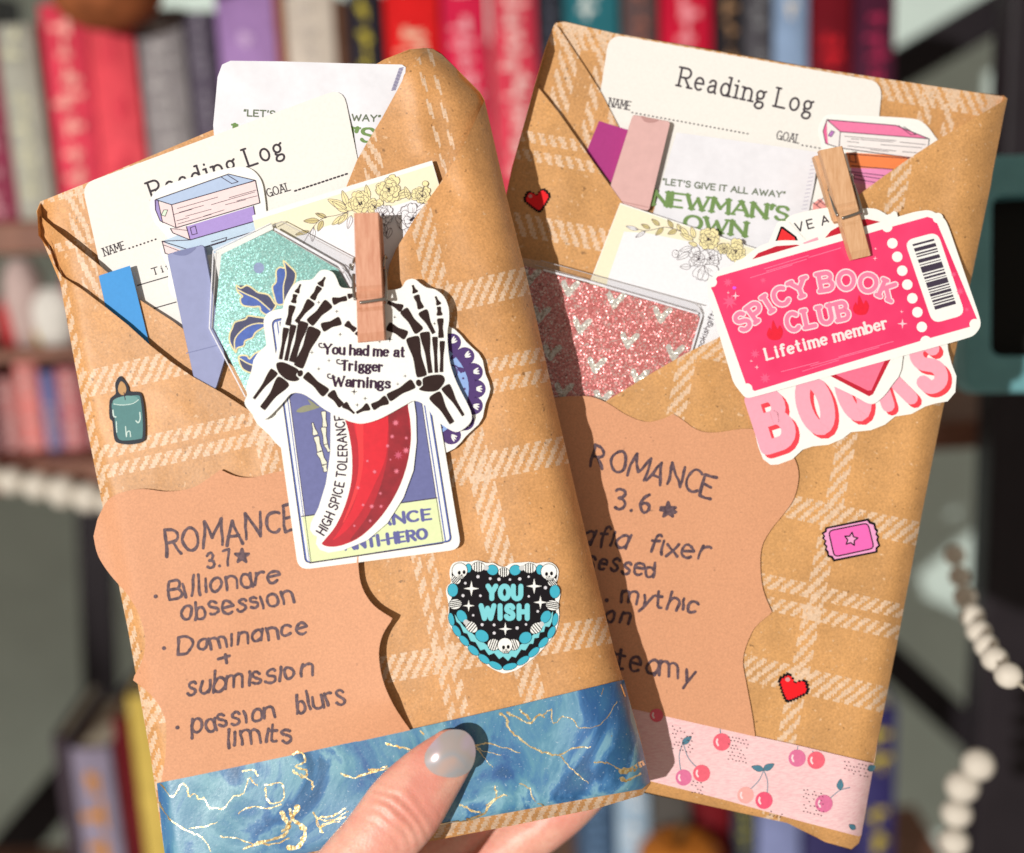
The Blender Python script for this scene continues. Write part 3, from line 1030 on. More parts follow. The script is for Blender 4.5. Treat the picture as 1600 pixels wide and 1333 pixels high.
D = 0.420      # camera depth of the left packet's front
E = 0.452      # camera depth of the right packet's front

# ---- left packet
QL = Quad((62, 335), (755, 150), (262, 1345), (1015, 1228), 760, 1090)
L_RIGHT = [(75, 660), (90, 700), (150, 755), (195, 766), (300, 790), (440, 825), (770, 900), (1020, 961), (1150, 1000), (1226, 1016), (1260, 1016)]
L_LEFT = [(300, 62), (340, 61), (375, 74), (432, 92), (520, 108), (640, 130), (790, 160), (985, 200), (1180, 236), (1320, 256), (1400, 272)]
L_BOT = [(255, 1382), (480, 1331), (660, 1292), (860, 1256), (1003, 1231), (1020, 1226)]
def wrinkle(x, y, seed, amp=.00045):
    return amp * noise.noise(Vector((x / 130, y / 170, seed))) + amp * .45 * noise.noise(Vector((x / 48, y / 60, seed + 9)))
def crease(x, y, p, q, wd, amp):
    """a folded ridge along p-q"""
    ax, ay = q[0] - p[0], q[1] - p[1]
    L = ax * ax + ay * ay
    t = max(0, min(1, ((x - p[0]) * ax + (y - p[1]) * ay) / L))
    dd = math.hypot(x - p[0] - ax * t, y - p[1] - ay * t)
    return amp * max(0, 1 - dd / wd) * min(1, 6 * t + .15, 6 * (1 - t) + .15)
CREASES_L = [((770, 380), (842, 640), 34, -.0009), ((842, 640), (905, 930), 30, -.0008), ((825, 770), (885, 790), 16, .0004), ((840, 900), (905, 892), 16, -.0005), ((700, 110), (742, 330), 22, -.0008), ((716, 430), (840, 405), 14, .0004),
             ((640, 92), (668, 250), 22, -.0009), ((655, 250), (740, 330), 18, .0005), ((76, 330), (130, 420), 14, -.0007), ((70, 345), (120, 330), 12, .0005), ((100, 480), (160, 780), 14, -.0005), ((560, 900), (700, 930), 20, -.0003), ((420, 700), (410, 745), 14, -.0004), ((230, 600), (330, 680), 26, -.0003)]
def dl(x, y):
    d = D + sum(crease(x, y, *c) for c in CREASES_L if abs(x - c[0][0]) < 200)
    s = interp(L_RIGHT, y) - x
    w = 84
    if s < w:
        k = 1 - max(s, 0) / w
        d += .0135 * (1 - math.sqrt(max(0, 1 - min(k, .995) ** 2.2)))
    s = x - interp(L_LEFT, y)
    if s < 22:
        k = 1 - max(s, 0) / 22
        d += .0035 * k * k
    s = interp(L_BOT, x) - y
    if s < 6:
        d += .0012 * min(1, (6 - s) / 12)
    if s < 0:
        d += min(.008, -s * .0004)
    return d + wrinkle(x, y, 3.0)

rl = root("wrapped_book", W(640, 1300, D + .01), "front book wrapped in brown tartan paper with blue marbled foil tape", "wrapped book", "wrapped book packets")

SIL_L = [(58, 330), (64, 316), (78, 310), (140, 286), (330, 206), (560, 118), (600, 95), (640, 79), (662, 75), (676, 76), (690, 84), (722, 116), (750, 144), (757, 156), (766, 195), (790, 300), (825, 440), (862, 605), (900, 770), (960, 1018), (1000, 1150), (1017, 1224), (1004, 1242), (930, 1264), (800, 1290), (655, 1318), (480, 1352), (300, 1398), (270, 1388), (255, 1320), (235, 1180), (200, 985), (160, 790), (130, 640), (108, 520), (92, 432), (78, 392), (60, 368)]
HB = [(290, 21), (405, 10), (437, 10), (555, 21), (840, 21), (955, 10), (987, 10), (1106, 13)]
VB = [(6, 14), (285, 17), (480, 8), (503, 8), (612, 19)]
K_L = kraft("kraft_tartan", HB, VB)
K_L2 = kraft("kraft_tartan_flap", [(-30, 12), (60, 8)], [(60, 14), (98, 10)], lean=-.4)
K_L3 = kraft("kraft_tartan_side", [], [(555, 15), (668, 5), (690, 4)], lean=-.5)
K_P = kraft("kraft_plain", [], [])

def flatfit(fn, x, y, r, lift):
    """plane that just clears the paper under a flat sticker"""
    gx, gy = (fn(x + r, y) - fn(x - r, y)) / (2 * r), (fn(x, y + r) - fn(x, y - r)) / (2 * r)
    P = lambda u, v: fn(x, y) + gx * (u - x) + gy * (v - y)
    worst = min(fn(x + i * r / 3, y + j * r / 3) - P(x + i * r / 3, y + j * r / 3) for i in range(-3, 4) for j in range(-3, 4))
    return lambda u, v: P(u, v) + worst - lift

def ribbed_body(name, sil, depthfn, extra, back, mat, uvfn, parent, top=()):
    """closed shell behind the front sheets: rim around the silhouette and the back"""
    a = Art(depthfn, uvfn=uvfn)
    ring = sil
    m = len(ring)
    va = [W(x, y, depthfn(x, y) + (top[1] if i in top[0] else extra)) for i, (x, y) in enumerate(ring)] if top else [W(x, y, depthfn(x, y) + extra) for x, y in ring]
    vb = []
    for (x, y), p in zip(ring, va):
        q = W(x, y, 1.0)
        c = W(sum(p_[0] for p_ in ring) / m, sum(p_[1] for p_ in ring) / m, D)
        vb.append(p + fwd * max(.002, back - (ROT.transposed() @ p).z * -1))
    uv = [uvfn(x, y) for x, y in ring]
    a.add(va + vb, [(i, m + i, m + (i + 1) % m, (i + 1) % m) for i in range(m)], mat, False, uv + uv)
    _, fs, _ = fill(ring)
    a.add(vb, fs, mat, False, uv)
    return a.build(name, parent)

ribbed_body("wrapper_back", SIL_L, lambda x, y: dl(x, y), .0004, D + .023, K_P, QL.uv, rl, (set(range(1, 11)), .0072))
# sheet seen between and behind the papers in the pocket
a = Art(lambda x, y: dl(x, y) + .0070, uvfn=QL.uv)
a.poly([(57, 330), (63, 315), (78, 309), (140, 284), (330, 204), (560, 116), (600, 93), (640, 77), (668, 75), (720, 300), (600, 620), (300, 640), (110, 480), (62, 366)], K_L2, True, grid=22)
a.build("back_panel", rl)
# inner flaps
a = Art(lambda x, y: dl(x, y) + .0034 - .0012 * max(0, 1 - abs(x - 150) / 90), uvfn=QL.uv)
a.poly([(62, 336), (72, 346), (88, 360), (105, 374), (152, 412), (219, 469), (270, 502), (340, 555), (410, 605), (470, 660), (300, 700), (110, 500), (80, 385), (60, 368)], K_L2, True, grid=16)
a.build("inner_flap", rl)
a = Art(lambda x, y: dl(x, y) + .0042 - .0010 * max(0, 1 - abs(y - 110) / 60), uvfn=QL.uv)
a.poly([(641, 103), (620, 142), (596, 186), (574, 222), (558, 250), (541, 292), (515, 345), (470, 440), (400, 560), (330, 640), (560, 680), (700, 420), (752, 300), (762, 190), (756, 156), (748, 144), (722, 116), (690, 85), (676, 77), (668, 76)], K_L3, True, grid=12)
a.build("inner_flap", rl)
# front sheet with the V shaped pocket mouth and the rounded right side
a = Art(lambda x, y: dl(x, y) - .0012 * max(0, 1 - abs(x - 640) / 60) * max(0, 1 - abs(y - 360) / 120), uvfn=QL.uv)
FRONT_L = [(74, 376), (84, 412), (97, 432), (128, 452), (165, 480), (200, 508), (235, 540), (268, 566), (300, 588), (345, 613), (395, 645), (440, 668), (490, 640), (550, 560), (594, 480), (605, 440), (608, 415), (618, 391), (650, 338), (686, 289), (712, 248), (735, 205), (750, 172), (757, 157)] + SIL_L[14:34] + [(108, 520), (92, 432), (80, 396)]
a.sheet(FRONT_L, K_L, K_P, 2.5e-4, grid=13, smooth=True)
a.build("front_panel", rl)
# tape
a = Art(lambda x, y: dl(x, y) - .00062, uvfn=QL.uv)
tape = [(245, 1224), (300, 1213), (480, 1175), (640, 1140), (800, 1104), (975, 1062), (985, 1100), (1003, 1165), (1016, 1222), (1003, 1233), (860, 1258), (660, 1294), (480, 1333), (300, 1374), (264, 1380), (254, 1310)]
TM = marble_tape()
a.poly(tape, TM, True, grid=7)
a.xf = (230, 1030, 2.0)
a.off += a.UP
def foil(pts, w, tp=.0, rough=5):
    rnd = random.Random(int(pts[0][0] * 3 + pts[0][1]))
    c = cr(pts, False, 5)
    c = [(x + rnd.uniform(-1, 1) * rough * .5, y + rnd.uniform(-1, 1) * rough * .5) for x, y in c]
    ws = [w * .72 * rnd.uniform(.45, 1.5) * (1 - tp * i / len(c)) for i in range(len(c))]
    a.stroke(c, ws, GOLD, curve=False)
for pts, w, tp in [([(1104, 170), (1125, 186), (1130, 215), (1165, 250), (1210, 280), (1250, 295), (1290, 300), (1330, 280), (1385, 275)], 9, .4),
                   ([(1290, 300), (1315, 330), (1345, 360), (1378, 388)], 6, .5),
                   ([(1126, 168), (1145, 178), (1180, 195), (1200, 200), (1225, 175), (1240, 180)], 8, .3),
                   ([(1166, 160), (1175, 170), (1195, 185)], 8, 0), ([(1235, 180), (1262, 158), (1270, 200), (1300, 180), (1330, 188), (1350, 215), (1400, 210), (1435, 185), (1470, 130)], 4, .2),
                   ([(1026, 270), (1060, 262), (1110, 275), (1165, 295)], 7, .5), ([(1028, 275), (1060, 290), (1110, 300)], 4, .5), ([(1030, 280), (1055, 310), (1078, 338)], 4, .5), ([(1027, 270), (1045, 300)], 4, .5),
                   ([(745, 265), (790, 275), (830, 285)], 8, 0), ([(605, 358), (650, 370), (700, 355), (760, 340)], 9, .2), ([(690, 345), (720, 345), (750, 335)], 7, 0),
                   ([(40, 390), (70, 425), (85, 425), (105, 392), (125, 400), (130, 430), (150, 420), (160, 440), (180, 435), (190, 460), (235, 465), (270, 430), (300, 420), (320, 370), (330, 385), (345, 395)], 5, .2),
                   ([(285, 480), (330, 460), (380, 465), (420, 455)], 5, 0), ([(300, 350), (330, 345), (345, 365)], 5, 0),
                   ([(455, 300), (480, 290), (495, 320), (465, 335), (500, 350), (490, 370), (455, 350)], 8, 0), ([(480, 360), (515, 385), (515, 410)], 8, .3), ([(370, 395), (420, 390), (425, 440), (390, 450), (372, 430), (370, 400)], 6, 0),
                   ([(420, 480), (440, 520), (430, 550), (400, 560), (350, 575), (300, 592)], 20, .5), ([(470, 465), (455, 500), (490, 530), (480, 580), (440, 590)], 22, .3), ([(445, 470), (450, 510), (420, 540)], 10, .2), ([(350, 575), (390, 580), (440, 560)], 8, .2),
                   ([(40, 450), (70, 500), (130, 540), (170, 555), (200, 600)], 7, .5), ([(130, 530), (190, 520), (220, 510)], 4, .3), ([(230, 555), (280, 560), (330, 578)], 5, .3),
                   ([(520, 480), (545, 540), (530, 500), (580, 490), (620, 465)], 6, .2), ([(540, 530), (590, 500), (630, 475)], 5, .2), ([(525, 490), (560, 505), (625, 490)], 5, .2), ([(550, 545), (545, 520), (600, 505)], 5, 0),
                   ([(980, 455), (1010, 470), (1040, 480)], 8, 0), ([(1000, 500), (1040, 490), (1070, 460), (1090, 430), (1085, 395)], 10, .4), ([(1060, 455), (1100, 430), (1125, 425)], 7, .3), ([(1010, 500), (1050, 485)], 14, 0),
                   ([(1165, 390), (1195, 405), (1210, 440), (1240, 460)], 5, .2), ([(1400, 325), (1440, 325), (1480, 350)], 5, 0), ([(1480, 352), (1510, 345), (1550, 325)], 22, 0), ([(1480, 370), (1500, 380), (1540, 360)], 16, .5), ([(1450, 240), (1500, 232)], 5, 0), ([(1482, 80), (1494, 118)], 4, 0), ([(1425, 92), (1422, 112)], 4, 0), ([(853, 224), (866, 234)], 8, 0), ([(880, 520), (960, 510), (1000, 505)], 6, .4)]:
    foil(pts, w, tp)
a.build("washi_tape", rl)
# small glued stickers
a = Art(flatfit(dl, 199, 642, 60, 1.0e-4), (120, 560, 3.333))
a.poly([(225, 92), (250, 115), (270, 150), (275, 172), (320, 175), (342, 200), (355, 300), (357, 400), (345, 432), (290, 448), (225, 444), (195, 420), (185, 330), (170, 310), (170, 220), (190, 195), (203, 180), (200, 130)], ink(24, 30, 44, .3, .3, .05), grid=14, closed_curve=True, n=3)
a.poly([(182, 235), (240, 205), (315, 192), (332, 215), (343, 320), (342, 405), (325, 420), (250, 428), (215, 415), (200, 350), (195, 300)], ink(74, 126, 126, .3, .4, .05), closed_curve=True, n=3)
a.ell(252, 218, 66, 22, ink(98, 150, 146, .3, .5), -8)
a.poly([(228, 120), (250, 135), (258, 165), (245, 190), (225, 185), (214, 160)], ink(192, 142, 84, .3, .5), closed_curve=True, n=3)
CREAML = ink(206, 224, 216, .3, .5, 0)
a.up_ = a.off; a.off += a.UP
a.stroke([(192, 238), (235, 243), (290, 236), (322, 215)], 4, CREAML)
a.stroke([(246, 178), (252, 215)], 4, LINE); 
a.stroke([(188, 270), (192, 300), (203, 305)], 7, CREAML); a.stroke([(206, 330), (208, 385)], 5, CREAML)
a.stroke([(328, 282), (330, 315), (320, 335), (308, 325)], 6, CREAML); a.stroke([(254, 355), (258, 408), (262, 385), (276, 380), (280, 408)], 5, CREAML)
props(a.build("candle_sticker", rl), "teal candle sticker with black outline on the front paper")

TEAL1, TEAL2 = ink(64, 176, 200, .35, .5, .03), ink(128, 210, 218, .35, .5, .03)
a = Art(flatfit(dl, 787, 962, 92, 1.2e-4), (640, 840, 5.333))
a.sheet([(340, 250), (370, 210), (430, 198), (500, 203), (560, 190), (640, 212), (700, 213), (740, 235), (790, 245), (850, 215), (930, 208), (1000, 203), (1060, 215), (1120, 205), (1190, 213), (1238, 265), (1237, 330), (1225, 385), (1250, 430), (1255, 480), (1240, 560), (1247, 640), (1240, 700), (1215, 790), (1160, 870), (1080, 960), (1000, 1030), (900, 1098), (810, 1128), (760, 1125), (660, 1075), (560, 990), (480, 920), (400, 830), (350, 760), (318, 680), (325, 600), (318, 520), (303, 450), (318, 400), (345, 370), (333, 310)], STICK, EDGE, 1.2e-4, grid=60, closed_curve=True, n=3)
a.poly([(360, 262), (560, 240), (700, 262), (790, 290), (880, 265), (1000, 240), (1220, 285), (1205, 420), (1222, 620), (1200, 740), (1100, 890), (900, 1050), (780, 1090), (600, 980), (440, 830), (345, 720), (330, 590), (368, 420)], BLACK, grid=60, closed_curve=True, n=3)
a.poly([(375, 640), (450, 740), (560, 830), (660, 910), (780, 950), (900, 910), (1000, 840), (1110, 730), (1195, 615), (1190, 690), (1165, 745), (1130, 740), (1120, 785), (1085, 790), (1075, 835), (1040, 838), (1030, 885), (1000, 885), (965, 940), (930, 932), (885, 1000), (850, 990), (820, 1028), (780, 990), (745, 1012), (705, 962), (660, 980), (625, 930), (590, 940), (550, 872), (510, 862), (480, 800), (450, 792), (420, 725), (390, 700)], TEAL2)
a.off += a.UP
def bead(x, y, rx, ry, rot, striped=False):
    a.ell(x, y, rx + 4, ry + 4, BLACK, rot, up=False)
    a.off += a.UP * .5
    a.ell(x, y, rx, ry, STICK if striped else TEAL1, rot, up=False)
    if striped:
        a.off += a.UP * .5
        c, s = math.cos(math.radians(rot)), math.sin(math.radians(rot))
        for t in (-.62, -.24, .14, .52):
            hh = ry * math.sqrt(1 - t * t) * .96
            a.stroke([(x + rx * t * c - h2 * s, y + rx * t * s + h2 * c) for h2 in (-hh, 0, hh)], 8, BLACK, curve=False)
        a.off -= a.UP * .5
    a.off -= a.UP * .5
for b in [(348, 682, 22, 55, -12), (392, 778, 26, 52, -32), (455, 860, 26, 52, -42), (532, 940, 28, 55, -48), (620, 1012, 28, 55, -52), (716, 1066, 26, 58, -64), (836, 1075, 26, 60, 76), (945, 1025, 26, 58, 56), (1035, 955, 26, 56, 48), (1115, 875, 26, 54, 42), (1182, 790, 26, 54, 26), (1213, 684, 22, 54, 10)]:
    bead(*b)
a.off += a.UP
for b in [(360, 438, 42, 54, 0), (1210, 450, 42, 54, 0), (690, 270, 46, 42, 20), (880, 272, 46, 42, -20), (490, 255, 24, 36, 0), (1086, 268, 30, 40, 0), (435, 655, 38, 54, -32), (1135, 660, 38, 54, 32), (603, 820, 58, 46, 34), (965, 835, 54, 46, -34)]:
    bead(*b)
for b in [(572, 245, 52, 40, 0), (785, 290, 44, 38, 0), (1000, 255, 52, 40, 0), (380, 555, 40, 54, 80), (1190, 565, 40, 54, 100), (515, 745, 54, 40, 40), (1055, 755, 54, 40, -40), (700, 893, 48, 48, 20), (868, 893, 46, 46, -20), (388, 350, 38, 36, 40), (1188, 368, 36, 34, -40)]:
    bead(*b, True)
a.off += a.UP
for x, y in ((637, 252), (935, 254), (470, 705), (1098, 722)):
    a.ell(x, y, 22, 22, ink(206, 204, 204, .3, .6), up=False)
a.off += a.UP
for x, y, r, dx in ((418, 275, 62, 8), (1160, 285, 64, -6), (795, 898, 60, 0)):
    o = a.off
    a.ell(x, y, r + 5, r + 5, BLACK); a.off = o + a.UP
    a.poly([(x - r * .55, y + r * .5), (x + r * .6, y + r * .5), (x + r * .55, y + r * 1.15), (x - r * .3, y + r * 1.15)], BLACK, up=False)
    a.off = o + 2 * a.UP
    a.ell(x, y, r, r, STICK, up=False)
    a.poly(rounded([(x - r * .45, y + r * .6), (x + r * .5, y + r * .6), (x + r * .48, y + r * 1.08), (x - r * .3, y + r * 1.08)], 8), STICK, up=False)
    a.off = o + 3 * a.UP
    a.ell(x - r * .2 + dx, y + r * .3, 13, 17, BLACK, up=False); a.ell(x + r * .45 + dx, y + r * .22, 13, 17, BLACK, up=False)
    a.ell(x + r * .14 + dx, y + r * .62, 5, 8, BLACK, up=False)
    for t in (-.1, .15, .38): a.stroke([(x + r * t, y + r * .88), (x + r * t, y + r * 1.1)], 6, BLACK)
    a.off = o
a.off += a.UP
a.text("YOU", (652, 508), (926, 510), 104, 42, TEAL2, up=True, gap=.42)
a.text("WISH", (596, 674), (980, 674), 106, 42, TEAL2, up=False, gap=.5)
for x, y, r in ((515, 425, 66), (1038, 405, 66), (492, 568, 50), (1090, 540, 58), (798, 762, 56)):
    a.star4(x, y, r, STICK)
for x, y, r in ((570, 326, 14), (672, 342, 12), (745, 348, 14), (836, 350, 10), (918, 344, 14), (992, 326, 10), (464, 380, 11), (445, 484, 13), (590, 485, 11), (1132, 418, 14), (993, 490, 10), (530, 648, 10), (1068, 615, 11), (604, 726, 13), (704, 728, 12), (705, 796, 13), (896, 754, 14), (970, 724, 10)):
    a.ell(x, y, r, r, ink(226, 220, 226, .3, .5, 0), up=False, n=10)
props(a.build("heart_cake_sticker", rl), "black heart cake sticker reading YOU WISH with turquoise beads and skulls")

# kraft label card, lower edge under the tape, right side curling off the paper
def dcard(x, y):
    k = max(0, min(1, (x - 400) / 210))
    k2 = max(0, min(1, (860 - y) / 120)) * .5
    return dl(min(x, 640), y) - .0006 - .0042 * max(k * k, k2 * k2 * (1 if x > 190 else .3)) * min(1, max(0, (1150 - y + .24 * (640 - x) * 0) / 60 + .12))
a = Art(dcard)
CARD_L = cr([(152, 812), (168, 782), (192, 769), (223, 764), (262, 768), (298, 763), (322, 750), (344, 734)], False, 4) + cr([(345, 734), (368, 744), (395, 746), (430, 738), (500, 728), (545, 760), (560, 830), (560, 884), (566, 918), (584, 946), (613, 966)], False, 4)[1:] + cr([(613, 968), (598, 992), (592, 1022), (598, 1062), (615, 1102), (641, 1141)], False, 4)[1:] + [(540, 1163), (400, 1193), (251, 1225)] + cr([(251, 1225), (258, 1185), (260, 1139), (254, 1112), (235, 1085), (208, 1063)], False, 4)[1:] + cr([(207, 1061), (222, 1032), (227, 1000), (218, 962), (198, 928), (172, 898), (153, 868), (146, 838)], False, 4)[1:]
a.sheet(CARD_L, CARD, ink(196, 140, 104, .7), 3.0e-4, grid=16, smooth=True)
a.off += a.UP * 2
hand = dict(jitter=.075, gap=.24)
a.xf = None
a.text("ROMANCE", (258, 867), (466, 828), 37, 5.0, MARK, **hand)
a.text("3.7", (325, 888), (361, 881), 24, 4.4, MARK, gap=.3, jitter=.03)
def scribble(x, y, r):
    p = [(x + r * math.cos(-math.pi / 2 + 4 * math.pi / 5 * k), y + r * math.sin(-math.pi / 2 + 4 * math.pi / 5 * k)) for k in range(6)]
    a.stroke(p, 4.6, MARK, curve=False)
    a.stroke([(x - r * .4, y), (x + r * .4, y + 2), (x - r * .2, y + r * .3), (x + r * .3, y - r * .3)], 4.6, MARK)
scribble(378, 869, 11)
a.text("B\u0131ll\u0131onare", (262, 937), (438, 908), 30, 4.5, MARK, **hand)
a.text("obsess\u0131on", (283, 970), (459, 942), 29, 4.5, MARK, **hand)
a.text("Dom\u0131nance", (277, 1022), (478, 989), 26, 4.5, MARK, **hand)
a.stroke([(341, 1030), (358, 1025)], 5, MARK); a.stroke([(352, 1023), (354, 1036)], 5, MARK)
a.text("subm\u0131ss\u0131on", (290, 1086), (485, 1058), 30, 4.5, MARK, **hand)
a.text("pass\u0131on", (299, 1146), (430, 1121), 29, 4.5, MARK, **hand)
a.text("blurs", (464, 1113), (540, 1097), 30, 4.5, MARK, **hand)
a.text("l\u0131m\u0131ts", (356, 1167), (458, 1157), 30, 4.5, MARK, **hand)
for x, y in ((243, 932), (256, 1013), (277, 1137)):
    a.ell(x, y, 3.2, 3.2, MARK, up=False, n=10)
props(a.build("label_card"), "wavy edged kraft card handwritten ROMANCE 3.7 tucked under the blue tape", "label card", "handwritten kraft label cards")
# ------------------------------------------------------------------ what sticks out of the left packet
GREEN = ink(122, 150, 92, .6, .25, .08)
GREY = ink(116, 124, 104, .6, .25, .08)
LILW = ink(238, 234, 240, .5, .35, .03, 300, .3)
def dots(a, p, q, n, w, mat, seglen=None):
    for k in range(n):
        t = k / (n - 1)
        x, y = p[0] + (q[0] - p[0]) * t, p[1] + (q[1] - p[1]) * t
        L = math.hypot(q[0] - p[0], q[1] - p[1])
        dx, dy = (q[0] - p[0]) / L, (q[1] - p[1]) / L
        s = (seglen or .4)
        a.stroke([(x - dx * s, y - dy * s), (x + dx * s, y + dy * s)], w, mat)

def tea(label, pts, dfn, crimp, lines):
    a = Art(dfn)
    a.sheet(pts, LILW, ink(214, 208, 212, .6), 1.0e-3, grid=10, smooth=True)
    a.off += 6e-5
    (x0, y0), (x1, y1), ln, cm = crimp
    n = 16
    for k in range(n):
        t = k / (n - 1)
        x, y = x0 + (x1 - x0) * t, y0 + (y1 - y0) * t
        a.stroke([(x, y), (x - ln, y + 1)], 1.5, cm)
    for args, kw in lines:
        a.text(*args, **kw)
    return props(a.build("tea_bag"), label, "tea bag", "white tea bag packets")
def dtl(x, y):
    return D + .0064 + .0006 * noise.noise(Vector((x / 60, y / 45, 4)))
tea("white paper tea packet sticking up highest behind the left reading log card",
    [(333, 196), (340, 120), (347, 101), (360, 95), (440, 96), (540, 99), (628, 101), (634, 105), (632, 130), (600, 200), (575, 300), (345, 320)], dtl,
    ((630, 106), (618, 140), 6, ink(120, 110, 150, .6)),
    [(('"LET\'S GIVE IT ALL AWAY"', (381, 181), (594, 190), 9.5, 2.2, GREY), dict(gap=.22)),
     (("NEWMAN'S", (366, 216), (584, 222), 21, 6.6, GREEN), dict(serif=.2, contrast=.5, gap=.2, font=SERIF)),
     (("OWN", (420, 250), (520, 254), 21, 6.6, GREEN), dict(serif=.2, contrast=.5, gap=.2, font=SERIF))])

def dlog(x, y): return D + .0056
a = Art(dlog)
a.sheet(rounded([(128, 288), (536, 137), (566, 285), (600, 430), (300, 570), (160, 432)], [20, 26, 4, 0, 0, 0]), CREAM, EDGE, 4e-4)
a.off += a.UP * 2
a.text("Reading Log", (239, 312), (444, 241), 28, 3.4, INKG, serif=.13, gap=.3, font=SERIF)
a.text("NAME", (164, 400), (196, 389), 12.5, 1.5, INKG, serif=.14, gap=.22, font=SERIF)
dots(a, (202, 388), (243, 374), 8, 2.6, INKG)
a.text("GOAL", (419, 308), (454, 297), 12.5, 1.6, INKG, serif=.14, gap=.22, font=SERIF)
dots(a, (462, 298), (541, 272), 14, 2.8, INKG, 1.4)
a.text("Title", (239, 430), (284, 416), 10.5, 1.5, INKG, serif=.1, gap=.34, font=SERIF)
a.stroke([(215, 446), (270, 430)], 1.6, INKG); a.stroke([(240, 482), (275, 472)], 1.6, INKG)
props(a.build("reading_log_card"), "cream Reading Log card behind the blue and lilac book stack sticker", "card", "reading log cards")

def bookstack(a, P, cols):
    """a drawn stack of three books; P maps names to outlines"""
    for pts, col in P["fills"]:
        a.poly(pts, cols[col])
    a.off += a.UP
    for pts, w in P["lines"]:
        a.stroke(pts, w, LINE, curve=False)
SB = dict(top=ink(184, 200, 230, .4, .4, .03), page=ink(246, 220, 220, .45, .4, .03), sp=ink(166, 148, 206, .4, .4, .03), mid=ink(176, 150, 216, .4, .4, .03), low=ink(196, 214, 234, .4, .4, .03), tab=ink(222, 238, 214, .4, .4, .03))
a = Art(D + .0046)
a.sheet([(234, 322), (239, 304), (262, 288), (320, 272), (368, 261), (392, 264), (408, 282), (414, 310), (418, 345), (432, 420), (420, 470), (280, 470), (262, 420), (254, 400), (250, 388), (262, 374), (250, 358), (240, 345)], STICK, EDGE, 3e-4, closed_curve=True, n=4)
S = {"fills": [([(253, 377), (297, 360), (392, 330), (412, 352), (415, 375), (300, 405), (262, 395)], "low"), ([(253, 377), (262, 382), (300, 398), (302, 408), (258, 396)], "page"),
               ([(266, 357), (292, 354), (297, 375), (270, 364)], "page"), ([(291, 354), (396, 322), (400, 345), (297, 375)], "mid"),
               ([(243, 312), (357, 272), (399, 282), (268, 320)], "top"), ([(246, 315), (268, 320), (275, 356), (252, 347)], "page"), ([(268, 320), (399, 283), (406, 317), (275, 356)], "page"), ([(241, 312), (247, 313), (250, 330), (255, 349), (249, 344), (242, 328)], "sp"), ([(252, 336), (256, 328), (262, 328), (258, 338)], "tab")],
     "lines": [([(243, 312), (357, 272), (399, 282), (268, 320), (243, 312)], 1.4), ([(243, 312), (243, 328), (250, 345), (275, 356), (406, 317), (399, 282)], 1.4), ([(268, 320), (275, 356)], 1.4), ([(247, 314), (254, 348)], 1.1),
               ([(346, 277), (362, 287), (372, 284), (356, 274)], 1.1), ([(252, 336), (256, 328), (262, 328), (258, 338), (252, 336)], .9),
               ([(277, 326), (340, 308)], .8), ([(280, 332), (318, 321)], .8), ([(272, 335), (300, 327)], .8), ([(290, 338), (330, 327)], .8), ([(318, 338), (350, 328)], .8), ([(276, 345), (295, 340)], .8), ([(358, 309), (400, 297)], .8), ([(330, 320), (398, 300)], .8), ([(370, 314), (402, 306)], .8), ([(278, 350), (330, 335)], .8), ([(352, 320), (384, 312)], .8),
               ([(266, 357), (270, 364), (297, 375), (400, 345), (396, 322)], 1.4), ([(291, 354), (297, 375)], 1.3), ([(266, 357), (292, 360)], .9), ([(297, 356), (300, 367), (308, 365), (305, 353), (297, 356)], 1.0),
               ([(253, 377), (297, 375)], 1.2), ([(253, 377), (258, 396), (302, 408)], 1.2), ([(253, 377), (300, 392), (412, 357)], 1.3), ([(256, 383), (290, 396)], .8), ([(330, 384), (352, 377), (354, 371), (330, 378)], 1.0)]}
bookstack(a, S, SB)
props(a.build("book_stack_sticker"), "die cut sticker of pale blue and lilac books over the left Reading Log title", "sticker", "die cut stickers")

# page flag and marker
def flag(name, pts, d, t, col, label, cat):
    a = Art(d); a.sheet(pts, col, col, t)
    return props(a.build(name), label, cat)
flag("page_flag", [(154, 431), (203, 415), (240, 565), (188, 580)], D + .0026, 5e-4, ink(66, 152, 222, .4, .4, .03), "bright blue page flag strip in the left packet pocket", "page flag")

def case(name, front, d, t, mat, seam, notch, label, dark):
    """a flat plastic tab case: bevelled block with a thumb notch and a seam"""
    r = root(name, W(front[0][0], front[0][1], d), label, "tab case", "flat plastic tab cases")
    m = MB()
    pts = rounded(front, 5, 4)
    cx_, cy_ = sum(p[0] for p in pts) / len(pts), sum(p[1] for p in pts) / len(pts)
    k = len(pts)
    ring0 = [W(cx_ + (x - cx_) * .985, cy_ + (y - cy_) * .992, d) for x, y in pts]
    ring1 = [W(x, y, d + .0006) for x, y in pts]
    ring2 = [p + fwd * t for p in ring1]
    m.add(ring0 + ring1 + ring2, [(k + i, k + (i + 1) % k, (i + 1) % k, i) for i in range(k)] + [(2 * k + i, 2 * k + (i + 1) % k, k + (i + 1) % k, k + i) for i in range(k)] + [tuple(range(k)), tuple(reversed(range(2 * k, 3 * k)))], mat)
    m.build("case_body", r)
    a = Art(d - 5e-5)
    a.stroke(seam, 1.3, dark, curve=False)
    a.build("seam", r)
    a = Art(d - 5e-5)
    a.poly(notch, dark, closed_curve=True, n=4)
    a.build("thumb_notch", r)
    return r
lav, lavd = ink(152, 156, 196, .35, .45, .04, 300), ink(126, 130, 172, .4, .4, .03)
case("tab_case", [(261, 397), (318, 382), (352, 560), (337, 609), (305, 601)], D + .0006, .0024, lav, [(291, 552), (315, 546), (346, 538)], [(270, 395), (278, 399), (290, 399), (301, 393), (306, 386), (290, 389)], "lavender grey plastic tab case in the left packet", lavd)

